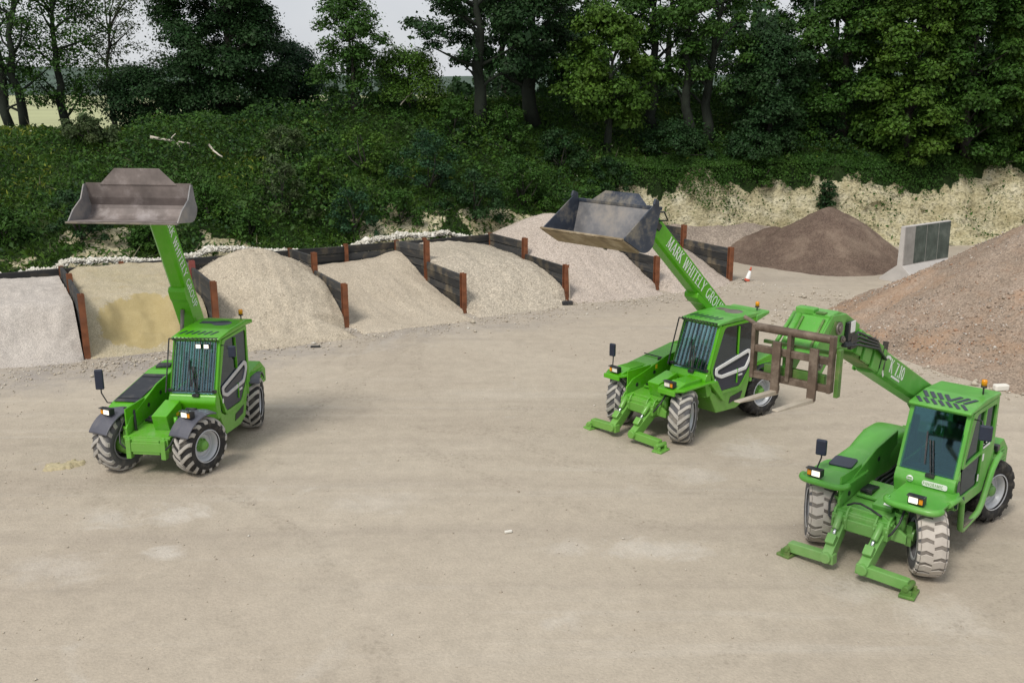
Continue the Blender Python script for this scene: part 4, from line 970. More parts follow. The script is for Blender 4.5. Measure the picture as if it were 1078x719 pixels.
# chalk shows on the cliff and in scattered scars low on the left bank
n1 = fbm(U*.35, SS*.5, 41); lowz = 1-sstep(1.9, 3.4, Zb)
tops = 1-sstep(-.5, .35, Zb-3.15-1.1*(fbm(U*.45, SS*0, 44)-.5)*2-1.3*(fbm(U*2.4, Zb*1.2, 47)-.62))
chalk = sstep(12.0, 15.0, U+2.5*(fbm(U*.6, Zb, 43)-.5))*np.maximum(sstep(.15, .5, Zb), sstep(13.5, 14.5, U))*tops*.9*(1-.55*sstep(.55, .7, fbm(U*.5, Zb*.5, 46))*(1-sstep(17, 22, U)))
chalk = np.maximum(chalk, lowz*sstep(.44, .58, n1+.22*np.exp(-((U+10.0)/3.2)**2)+.1*np.exp(-((U-1.0)/1.3)**2)+.2*np.exp(-((U-6.0)/2)**2)-.18)*.62*(SS < 10.2))
grid_o = grid_obj('embankment', Xb, Yb, Zb2, M['bank'], attr=('chalk', chalk)); tag(grid_o, kind='structure')

# far field and wooded hills
xs = np.linspace(-420, 420, 60); ys = np.linspace(74, 430, 50); X, Y = np.meshgrid(xs, ys, indexing='ij')
tag(grid_obj('far_field', X, Y, 4.25+.012*(Y-74)*.25+.5*(fbm(X*.02, Y*.02, 51)-.5), M['field']), kind='structure')
xs = np.linspace(-1500, 1500, 160); ys = np.linspace(420, 1500, 60); X, Y = np.meshgrid(xs, ys, indexing='ij')
Zh = 4+sstep(420, 1200, Y)*(15+24*(fbm(X*.0016+3, Y*.0012, 52)-.35))+6*fbm(X*.03, Y*.03, 53)*sstep(430, 600, Y)
tag(grid_obj('hills', X, Y, Zh, M['hill']), kind='structure')

# ------------------------------------------------------------------ storage bays
PU = {1: -12.1, 2: -8.4, 3: -4.28, 4: 0.0, 5: 4.17, 6: 8.3, 7: 12.0}
PH = {1: (1.90, 2.0), 2: (1.92, 2.1), 3: (1.46, 2.05), 4: (1.42, 2.15), 5: (1.36, 1.95), 6: (1.34, 1.9), 7: (1.40, 1.95)}
DIV = {1: 'timber bay wall at the far left between the grey sand and the yellow sand', 2: 'timber bay wall behind the left telehandler with a red painted post, beside the yellow sand',
       3: 'stepped timber bay wall between the tall tan cone heap and the low sloping fine gravel', 4: 'stepped blackened timber bay wall between the low fine gravel and the coarse beige gravel',
       5: 'timber bay wall with a loose stick on its post, left of the largest pinkish heap', 6: 'short timber bay wall showing below the muddy grey bucket',
       7: 'last timber bay wall on the right, nearest the traffic cone'}
def ibeam(b, p, h, rz, w=.17, d=.17, t=.022):
    c, s = math.cos(rz), math.sin(rz)
    def q(x, y): return (p[0]+x*c-y*s, p[1]+x*s+y*c)
    for off, dx, dy in ((-d/2, w, t), (d/2, w, t)):
        b.prism([q(-dx/2, off-dy/2), q(dx/2, off-dy/2), q(dx/2, off+dy/2), q(-dx/2, off+dy/2)], 'z', -.05, h)
    b.prism([q(-t/2, -d/2+t/2), q(t/2, -d/2+t/2), q(t/2, d/2-t/2), q(-t/2, d/2-t/2)], 'z', -.05, h-.004)
def planks(b, p, q, h0, h1, ph=.30, th=.10, gap=.018):
    n = max(1, round((max(h0, h1))/ph)); p = Vector((*p, 0)); q = Vector((*q, 0)); d = (q-p).normalized(); nrm = Vector((-d.y, d.x, 0))
    for k in range(n):
        za0, za1 = h0*k/n+gap/2, h0*(k+1)/n-gap/2; zb0, zb1 = h1*k/n+gap/2, h1*(k+1)/n-gap/2
        o = nrm*rnd.uniform(-.015, .015); e = d*rnd.uniform(-.02, .02)
        za1 += rnd.uniform(-.015, .012); zb1 += rnd.uniform(-.015, .012)
        a = [p+o-nrm*th/2+Vector((0, 0, za0)), p+o+nrm*th/2+Vector((0, 0, za0)), p+o+nrm*th/2+Vector((0, 0, za1)), p+o-nrm*th/2+Vector((0, 0, za1))]
        c = [q+o+e-nrm*th/2+Vector((0, 0, zb0)), q+o+e+nrm*th/2+Vector((0, 0, zb0)), q+o+e+nrm*th/2+Vector((0, 0, zb1)), q+o+e-nrm*th/2+Vector((0, 0, zb1))]
        b.loft([a, c])
redpaint = simple('faded_red_paint', (.26, .07, .06), .75, 0, .3, 4, (.3, .2, .16), .5)
for k, u in PU.items():
    root = empty('bay_divider', (*us(u, 0), 0), BANK, label=DIV[k], cat='bay wall', group='timber walls between the storage bays')
    hf, hm = PH[k]; ms = 3.0
    b = B(); planks(b, (0, .10), (0, ms-.10), hf-.06, hf-.03); b.done('plank_panel', M['timber'], root, bevel=.012)
    b = B(); planks(b, (0, ms+.10), (0, 5.86), hm-.14, 1.78); b.done('plank_panel', M['timber'], root, bevel=.012)
    b = B(); ibeam(b, (0, 0), hf, 0); b.done('steel_post', M['rust'], root)
    b = B(); ibeam(b, (0, ms), hm, 0); b.done('steel_post', redpaint if k in (2,) else M['rust'], root)
    if k == 5:
        b = B(); b.bar((.12, -.12, .02), (.06, -.09, 1.25), .05, .03); b.done('loose_stick', M['forkblade'], root)
root = empty('back_wall', (*us(0, 5.95), 0), BANK, label='long blackened timber wall along the back of the storage bays', cat='bay wall')
b = B(); posts = [-22, -19.5, -17.1, -14.6, -12.1, -10.2, -8.4, -6.3, -4.28, -2.1, 0, 1.2, 4.17, 6.2, 8.3, 10.1, 12.0]
for p, q in zip(posts, posts[1:]):
    planks(b, (p+.03, 0), (q-.03, 0), 1.72, 1.72)
b.done('plank_panel', M['timber'], root, bevel=.012)
for p in posts[4:]:
    b = B(); ibeam(b, (p-.0, -.09), 1.80, 0, .15, .12); b.done('steel_post', M['rust'], root)

# heaps ------------------------------------------------------------
def heap(name, label, u0, u1, s0, s1, hf, mat, grp=None, du=.06, rough=.05, cat='heap', rsc=1.0, wl=1.38, wr=1.38):
    uu = np.arange(u0, u1+.001, du); ss = np.arange(s0, s1+.001, du); U, V = np.meshgrid(uu, ss, indexing='ij')
    Z = hf(U, V)
    Z = np.where(V < 3.0, .12*np.log1p(np.exp(np.clip(Z/.12, -30, 30)))-.025, Z)
    Z = Z-.35*(1-sstep(0.1, 1.0, V-s0+.25*(fbm(U*1.2, V*0, 64)-.5)))
    edge = np.minimum(U-u0, u1-U); Z = np.minimum(Z, edge*.55-.03+np.maximum(0, V+.15)*4)
    bk = np.maximum(0, V-2.8)*1.2; Z = np.minimum(Z, np.minimum(wl-.14+(U-u0)*.7+bk*(wl < 1.6), wr-.14+(u1-U)*.7+bk*(wr < 1.6)))
    m = sstep(0, .25, Z)
    Z = Z+m*.16*(fbm(U*2.0, V*.35+Z*.4, 65)-.5)*(V < 4)+m*.07*(fbm(U*.9, Z*3.5, 66)-.5)
    Z = Z+m*rough*2*(fbm(U*1.3*rsc, V*1.3*rsc, 61)-.5)+m*rough*.9*(fbm(U*5*rsc, V*5*rsc, 62)-.5)
    c = us((u0+u1)/2, s0); uc = (u0+u1)/2
    o = grid_obj(name, U-uc, V-s0, np.where(Z < .0, -.06, Z), mat, loc=(c[0], c[1], 0.0), rz=BANK)
    return tag(o, label, cat, grp)
HG = 'heaps of sand and gravel in the storage bays'
def smin(a, b, k=.25):
    h = np.clip(.5+.5*(b-a)/k, 0, 1); return b*(1-h)+a*h-k*h*(1-h)
def toe(v, s0, lo=.5): return v
nz = lambda u, s, f, sd: fbm(u*f, s*f, sd)-.5
W = .07
heap('sand_heap', 'pale grey sand heap with streaked dug face in the leftmost bay', -17.5, PU[1]-W, -1.2, 5.85,
     lambda u, s: smin(.98*(s-.0+.9*nz(u, s, .5, 71)+.16*(u+14))+.08, 1.55+.12*nz(u, s, .6, 72)+0*u, .35)-.05, M['sand_grey'], HG, rough=.07, wl=3, wr=1.9)
def h2(u, s):
    f = smin(1.05*(s-.05+.7*nz(u, s, .5, 73)), 1.22+.085*s-.02*(u+10.6)**2, .3)
    side = 1.0*(np.minimum(u+12.1, -8.4-u))+1.35
    f = smin(f, side+.2*nz(u, s, 1, 74), .3)
    cut = .35*sstep(.5, 1.0, 1-((u+10.4)/1.3)**2)*sstep(.2, .8, s)*(1-sstep(1.5, 2.1, s))
    return f-cut
heap('sand_heap', 'yellow sand heap with a damp dug out patch, behind the left telehandler', PU[1]+W, PU[2]-W, -1.3, 5.85, h2, M['sand_yellow'], HG, rough=.06, wl=1.9, wr=1.9)
def cone(u, s, cu, cs, pk, sl, rd=.45): return pk+rd*sl-sl*np.sqrt((u-cu)**2+(s-cs)**2+rd*rd)
heap('gravel_heap', 'tall rounded cone of tan gravel behind the left telehandler cab', PU[2]+W, PU[3]-W, -2.2, 5.85,
     lambda u, s: np.maximum(cone(u, s, -6.35, 3.2, 2.32, .62, .8)+.15*nz(u, s, .6, 75), .42-.25*np.abs(s+.3)), M['gravel_tan'], HG, rough=.05, wl=1.9)
heap('gravel_heap', 'low smoothly sloping fine gravel heap in the fourth bay from the left', PU[3]+W, PU[4]-W, -2.0, 5.85,
     lambda u, s: np.maximum(0, 1.16*np.clip((s+1.3)/6.6, 0, 1)**1.25*(1+.05*(u+2))+.16*sstep(-1.2, 0, u)*sstep(2.5, 5, s))+.10*nz(u, s, .5, 76)-.015, M['gravel_fine'], HG, rough=.03)
heap('gravel_heap', 'flat topped coarse beige gravel heap in the bay right of the low fine gravel', PU[4]+W, PU[5]-W, -2.0, 5.85,
     lambda u, s: smin(.56*(s+.75+.5*nz(u, s, .6, 77)), 1.56+.03*(s-4)-.16*np.maximum(0, u-2.2), .5)-.02, M['gravel_coarse'], HG, rough=.05)
heap('gravel_heap', 'largest pinkish gravel heap, rising over the back wall behind the muddy grey bucket', PU[5]+W, PU[6]-W, -2.4, 7.6,
     lambda u, s: cone(u, s, 6.5, 5.1, 2.5, .50, .9)+.2*nz(u, s, .5, 78), M['gravel_pink'], HG, rough=.05)
heap('gravel_heap', 'pinkish fine gravel heap behind the white lettered boom', PU[6]+W, PU[7]-W, -1.8, 5.85,
     lambda u, s: cone(u, s, 9.3, 4.0, 2.05, .50, .8)+.15*nz(u, s, .5, 79), M['gravel_pink'], HG, rough=.04)
# spill skirts in front of the bay fronts belong to the yard: a thin worn mat of gravel
def world_heap(name, label, x0, x1, y0, y1, hf, mat, d=.1, rough=.08, cat='heap', sd=81):
    xs = np.arange(x0, x1, d); ys = np.arange(y0, y1, d); X, Y = np.meshgrid(xs, ys, indexing='ij'); Z = hf(X, Y); Z = .16*np.log1p(np.exp(np.clip(Z/.16, -30, 30)))-.03; m = sstep(0, .3, Z)
    Z = Z+m*rough*2*(fbm(X*.9, Y*.9, sd)-.5)+m*rough*(fbm(X*3.5, Y*3.5, sd+1)-.5)
    xc, yc = (x0+x1)/2, (y0+y1)/2
    return tag(grid_obj(name, X-xc, Y-yc, np.where(Z < 0, -.08, Z), mat, loc=(xc, yc, 0)), label, cat)
wc = lambda X, Y, cx, cy, pk, sl, rd: pk+rd*sl-sl*np.sqrt((X-cx)**2+(Y-cy)**2+rd*rd)
world_heap('soil_heap', 'dark brown soil heap in front of the chalk cliff beside the concrete wall', 8.0, 19.5, 39.0, 50, lambda X, Y: np.maximum(np.maximum(wc(X, Y, 14.3, 44.3, 2.45, .70, .40), wc(X, Y, 12.4, 45.8, 1.25, .55, .6)), wc(X, Y, 15.6, 43.4, .8, .5, .8))+.45*(fbm(X*.5, Y*.5, 83)-.5), M['soil'], rough=.07)
world_heap('spoil_berm', 'low dusty berm of spoil left of the dark soil heap below the cliff', 4.0, 14.2, 42.5, 51, lambda X, Y: 1.25-.42*np.abs((Y-46.9)-.42*(X-9))+.55*(fbm(X*.5, Y*.5, 85)-.5)-.25*np.maximum(0, X-11.5), M['berm'], rough=.12, sd=87)
hb = world_heap('rubble_heap', 'large pinkish heap of crushed brick and stone at the right edge', 8.5, 29, 20.5, 42,
    lambda X, Y: np.maximum(wc(X, Y, 19.5, 30.2, 4.6, .60, 1.0), wc(X, Y, 20.0, 28.0, 4.3, .60, 1.0))+.5*(fbm(X*.45, Y*.45, 91)-.55), M['rubbleheap'], d=.09, rough=.09, sd=93)
# loose stones: little faceted lumps
def lumps(name, P, size, mat, parent=None, seed=1, flat=.75, loc=(0, 0, 0)):
    r = np.random.default_rng(seed); n = len(P)
    base = np.array([(1, 0, 0), (-1, 0, 0), (0, 1, 0), (0, -1, 0), (0, 0, 1), (0, 0, -1)], float)
    tri = np.array([(0, 2, 4), (2, 1, 4), (1, 3, 4), (3, 0, 4), (2, 0, 5), (1, 2, 5), (3, 1, 5), (0, 3, 5)])
    V = base[None]*r.uniform(.6, 1.25, (n, 6, 1))+r.normal(0, .18, (n, 6, 3))
    V[:, :, 2] *= flat
    a = r.uniform(0, 2*PI, n); c, s = np.cos(a), np.sin(a)
    x = V[:, :, 0]*c[:, None]-V[:, :, 1]*s[:, None]; y = V[:, :, 0]*s[:, None]+V[:, :, 1]*c[:, None]
    V = np.stack([x, y, V[:, :, 2]], -1)*np.asarray(size)[:, None, None]*.5+P[:, None, :]
    q = (tri[None]+6*np.arange(n)[:, None, None]).reshape(-1, 3)
    return raw_mesh(name, V.reshape(-1, 3), q, mat, parent, loc=loc)
def stonemat(name, stops, bmp=.3):
    m, nt, b = newmat(name); g = N(nt, 'ShaderNodeNewGeometry')
    nt.links.new(ramp(nt, g.outputs['Random Per Island'], stops), b.inputs['Base Color']); b.inputs['Roughness'].default_value = .95; b.inputs['Specular IOR Level'].default_value = .15
    return m
M['stone_mix'] = stonemat('mixed_rubble', [(0, (.31, .25, .20)), (.3, (.39, .32, .26)), (.5, (.35, .19, .115)), (.62, (.28, .235, .20)), (.75, (.50, .44, .39)), (.9, (.60, .56, .50)), (.97, (.10, .09, .09))])
M['stone_tan'] = stonemat('tan_stones', [(0, (.36, .31, .25)), (.4, (.46, .41, .33)), (.8, (.54, .49, .41)), (1, (.62, .59, .53))])
M['stone_chalk'] = stonemat('chalk_lumps', [(0, (.50, .47, .40)), (.5, (.66, .64, .57)), (1, (.76, .74, .68))])
# scatter on the rubble heap
dg = bpy.context.evaluated_depsgraph_get()
def scatter_on(o, n, seed, keep=None, lift=.0):
    me = o.data; nv = len(me.vertices); co = np.empty(nv*3, np.float32); me.vertices.foreach_get('co', co); co = co.reshape(-1, 3)
    ok = np.where(co[:, 2] > .02)[0]; r = np.random.default_rng(seed)
    if keep is not None:
        pr = keep(co[ok]); pr = pr/pr.sum(); i = r.choice(ok, n, p=pr)
    else: i = r.choice(ok, n)
    P = co[i]+r.normal(0, .035, (n, 3))*np.array((1, 1, 0.1)); P[:, 2] += lift; return P, r
loc = hb.location
P, r = scatter_on(hb, 15000, 5, lambda c: (.15+sstep(.45, .6, fbm((c[:, 0]+3)*.4, c[:, 1]*.4, 95)))*(1+1.2*sstep(4, -4, c[:, 1])))
o = lumps('loose_rubble', P, r.lognormal(-3.05, .42, len(P)), M['stone_mix'], hb, 6); o['kind'] = 'stuff'
for nm, cnt, mt, sz in (('gravel_heap', 4500, 'stone_tan', -3.65),):
    for ob in [q for q in COL.objects if q.name.startswith(nm)]:
        P, r = scatter_on(ob, cnt, hash(ob.name) % 97 if False else len(ob.name)+int(abs(ob.location.x*10)), lift=-.005)
        o = lumps('loose_gravel', P, r.lognormal(sz, .3, len(P)), M[mt], ob, 8); o['kind'] = 'stuff'
# toe scatter and yard pebbles
n = 5200; r = np.random.default_rng(12)
X = r.uniform(-16, 18, n); Y = 9+32*r.uniform(0, 1, n)**1.1
sz = r.lognormal(-3.75, .40, n)
P = np.stack([X, Y, sz*.15+.012], -1)
n2 = 1500; th = r.uniform(PI*.75, PI*1.5, n2); rr = r.normal(8.9, .8, n2); X2 = 18.8+rr*np.cos(th); Y2 = 31+rr*np.sin(th)*.95; s2 = r.lognormal(-2.9, .45, n2)
P = np.concatenate([P, np.stack([X2, Y2, s2*.2+.01], -1)]); sz = np.concatenate([sz, s2])
n3 = 5200; u3 = r.uniform(-17, 13, n3); v3 = -.9+r.normal(0, .75, n3); xy = us(u3, v3); s3_ = r.lognormal(-3.1, .45, n3)
P = np.concatenate([P, np.stack([xy[0], xy[1], s3_*.2+.01], -1)]); sz = np.concatenate([sz, s3_])
tag(lumps('yard_pebbles', P, sz, M['stone_tan'], None, 13), kind='stuff', label='pebbles and grit strewn over the dusty yard')
# chalk rubble tipped behind the back wall
n = 16000; u = r.uniform(-26, 10, n); v = 6.15+np.abs(r.normal(0, .55, n)); hgt = 1.45+.42*vnoise(u*.45, u*0, 15)+.16*vnoise(u*1.7, u*0, 16)
z = np.clip(hgt-.42*(v-6.4)**2*.6, .7, 3)-.12*r.uniform(0, 1, n); xy = us(u, v)
keep = (vnoise(u*.33+2, u*0, 17) > .22)
P = np.stack([xy[0], xy[1], z], -1)[keep]
tag(lumps('chalk_rubble', P, r.lognormal(-2.55, .45, len(P)), M['stone_chalk'], None, 14), kind='stuff', label='white chalk rubble tipped along the back of the timber wall')

# ------------------------------------------------------------------ small things in the yard
root = empty('concrete_wall', (*gnd(945, 298)[:2], 0), math.atan2(1.75, 2.4), label='pale concrete retaining wall unit with flared foot and dark weathered side, beside the soil heap', cat='concrete wall')
b = B(); Lw = 3.3
pr = [(-.85, 0), (.85, 0), (.85, .12), (.12, .70), (.09, 2.27), (-.09, 2.27), (-.12, .70), (-.85, .12)]
b.loft([[(x, y, z) for y, z in pr] for x in (0, Lw)]); b.done('wall_unit', M['concrete'], root, bevel=.02)
stain = simple('green_stained_concrete', (.085, .108, .092), .9, 0, .35, 2, (.2, .21, .19), .6, .2)
pale = simple('grey_streak_concrete', (.34, .33, .31), .9, 0, .2, 3)
def face(x0, x1, m):
    b = B(); b.loft([[(x, -.096-.0045-.03*(2.23-z)/1.57, z) for x, z in ((x0, .74), (x1, .74), (x1, 2.24), (x0, 2.24))], [(x, -.09-.03*(2.23-z)/1.57, z) for x, z in ((x0, .74), (x1, .74), (x1, 2.24), (x0, 2.24))]])
    return b.done('stained_panel', m, root)
for x0, x1, m in ((.06, .72, pale), (.75, 1.55, stain), (1.59, 2.40, stain), (2.44, 3.28, stain)): face(x0, x1, m)
b = B(); b.box((-.008, -.42, .14), (.03, .26, .11)); b.done('lifting_slot', M['black'], root)
# traffic cone
cp = gnd(786, 297); root = empty('traffic_cone', (cp.x, cp.y, .02), .4, label='leaning white and red traffic cone beside the last timber bay wall', cat='traffic cone')
root.rotation_euler = (R(4), R(14), .3); root.scale = (.85, .85, .85)
orange = simple('cone_orange', (.55, .10, .05), .6, 0, .15); 
b = B(); b.box((0, 0, .02), (.36, .36, .04)); b.done('base', M['black'], root, bevel=.01)
b = B(); b.lathe([(.135, .04), (.118, .15)], 'z', 20); b.lathe([(.058, .54), (.03, .72), (.001, .725)], 'z', 20); b.done('body', orange, root)
b = B(); b.lathe([(.119, .15), (.059, .54)], 'z', 20); b.done('reflective_sleeve', M['white'], root)
def debris(name, label, px, py, dims, mat, rz=.3, n=1):
    p = gnd(px, py); b = B(); rr_ = random.Random(px)
    for k in range(n):
        pts = rounded([(-dims[0]/2, -dims[1]/2*.8), (dims[0]/2*.9, -dims[1]/2), (dims[0]/2, dims[1]/2*.7), (-dims[0]/2*.8, dims[1]/2)], dims[1]*.2, 2)
        ox, oy = (0, 0) if k == 0 else (rr_.uniform(-.4, .4), rr_.uniform(-.3, .3)); sc = 1 if k == 0 else rr_.uniform(.4, .8)
        b.prism([(x*sc+ox, y*sc+oy) for x, y in pts], 'z', .0, dims[2]*sc)
    o = b.done(name, mat, None, (p.x, p.y, .012), rz, bevel=min(dims)*.18); return tag(o, label, 'debris')
debris('scrap_block', 'small dark scrap block on the ground in front of the stick-leaning bay wall', 597, 322, (.42, .24, .16), M['black'])
debris('broken_board', 'grey broken board pieces lying under the traffic cone', 780, 298, (.7, .16, .05), M['forkblade'], .9, 4)
debris('pale_stone', 'pale flat stone by the foot of the crushed brick heap', 1053, 411, (.42, .24, .15), M['stone_chalk'], .2)
debris('pale_stone', 'small pale stone lying alone in the open yard', 535, 561, (.15, .06, .035), M['stone_chalk'], .4)
debris('hose_offcut', 'short dark offcut lying beside the fine gravel spill', 332, 366, (.3, .1, .05), M['black'], .1)
# thin spill of yellow sand left of the machine's wheel
c = gnd(66, 491); xs = np.linspace(-.75, .75, 40); ys = np.linspace(-.4, .4, 30); X, Y = np.meshgrid(xs, ys, indexing='ij')
d_ = 1-(X/.46)**2-(Y/.24)**2; zz = np.where(d_+2.6*(fbm(X*5, Y*11, 101)-.5) > .30, .03+.05*fbm(X*9, Y*9, 102), -.03)
tag(grid_obj('sand_spill', X, Y, zz, simple('spilt_yellow_sand', (.45, .39, .245), .95, 0, .2, 20), loc=(c.x, c.y, .0), rz=.25), 'small flat spill of yellow sand on the ground left of the left telehandler', 'sand spill')
# ------------------------------------------------------------------ plants
def leaves(name, C, Nn, size, mat, parent=None, seed=1, aspect=.62, **k):
    """C centres, Nn preferred normals; every leaf is a small folded diamond"""
    r = np.random.default_rng(seed); n = len(C)
    nn = Nn+r.normal(0, .55, (n, 3)); nn /= np.linalg.norm(nn, axis=1)[:, None]+1e-9
    a = np.cross(nn, r.normal(0, 1, (n, 3))); a /= np.linalg.norm(a, axis=1)[:, None]+1e-9
    b = np.cross(nn, a); L = np.asarray(size)[:, None]*r.lognormal(-.05, .33, (n, 1)); W_ = L*aspect
    V = np.stack([C-a*L*.5, C+b*W_*.5-nn*L*.06, C+a*L*.5-nn*L*.12, C-b*W_*.5-nn*L*.06], 1).reshape(-1, 3)
    q = np.arange(4*n).reshape(n, 4)
    return raw_mesh(name, V, q, mat, parent, **k)
def clump_leaves(cl, dens, r, up=.5, shell=.5):
    Cs, Ns = [], []
    for c, rad, sq in cl:
        n = int(dens*rad*rad*12)
        if n < 4: continue
        d = r.normal(0, 1, (n, 3)); d /= np.linalg.norm(d, axis=1)[:, None]
        d[:, 2] = np.where(d[:, 2] < -.35, -d[:, 2], d[:, 2])
        k = rad*(shell+(1-shell)*r.uniform(0, 1, (n, 1))**.6)*(1+.25*r.normal(0, 1, (n, 1)))
        Cs.append(np.array(c)[None]+d*k*np.array((1, 1, sq))); nv = d+np.array((0, 0, up)); Ns.append(nv)
    return np.concatenate(Cs), np.concatenate(Ns)
def limb(b, p, q, r0, r1, bend, rr, n=5):
    p, q = Vector(p), Vector(q); pts = []; d = (q-p).length
    o = Vector((rr.uniform(-1, 1), rr.uniform(-1, 1), rr.uniform(-.3, .6)))*bend*d
    for i in range(n+1):
        t = i/n; pts.append(p.lerp(q, t)+o*math.sin(PI*t)+Vector((rr.uniform(-1, 1), rr.uniform(-1, 1), 0))*.02*d*(0 < i < n))
    b.tube(pts, [r0+(r1-r0)*i/n for i in range(n+1)], 7); return pts
def tree(name, label, px, Y, top, cr, base, mat, dens=60, leaf=.2, trunk=.22, n_cl=26, lean=0, seed=1, cat='tree', bark='bark', shape='round', trunks=1, twigs=10, dx=0, group=None, clr=(.5, 1.05), depth=.75, dz=0):
    """px,Y: photo column and distance of the foot; top: height of the crown top above the foot; base: height where the crown starts"""
    p = at(px, 140, Y); z = bank_at(p.x, p.y)+dz if Y < 75 else 4.3
    root = empty(name, (p.x, p.y, z-.1), 0, label=label, cat=cat, group=group)
    r = np.random.default_rng(seed); rr = random.Random(seed)
    cl = []
    for k in range(n_cl):
        t = (k+.5)/n_cl; h = base+(top-base)*(t**.9)
        if shape == 'round': w = cr*math.sin(PI*min(.97, .14+.80*t))**.7
        elif shape == 'cone': w = cr*(1-.75*t)
        elif shape == 'bush': w = cr*math.cos(t*1.35)**.6
        else: w = cr*(.9+.1*t)
        a = k*2.399+rr.uniform(-.5, .5); q = w*math.sqrt(rr.uniform(.12, 1)); rad = rr.uniform(*clr)*(1.0 if shape != 'cone' else .9)
        cl.append(((lean*h+q*math.cos(a)+dx, q*math.sin(a)*depth, h), rad, .72))
    C, Nn = clump_leaves(cl, dens*2.3, r)
    keep = C[:, 2] > .05
    leaves('crown', C[keep], Nn[keep], np.full(keep.sum(), leaf), mat, root, seed)
    b = B(); 
    for i in range(trunks):
        bx = (i-(trunks-1)/2)*trunk*2.6
        tp = (lean*top*.8+dx+bx*2.2, 0, base+(top-base)*.72)
        pts = limb(b, (bx, 0, 0), tp, trunk, trunk*.25, .05, rr, 8)
        sel = rr.sample(cl, min(twigs//trunks+1, len(cl)))
        for c, rad, sq in sel:
            st = min(pts[1:-1], key=lambda v: abs(v.z-max(.5, c[2]-1.2)))
            limb(b, st, c, trunk*.30, trunk*.06, .12, rr, 5)
    b.done('trunk', M[bark], root)
    return root
TG = 'trees along the top of the bank'
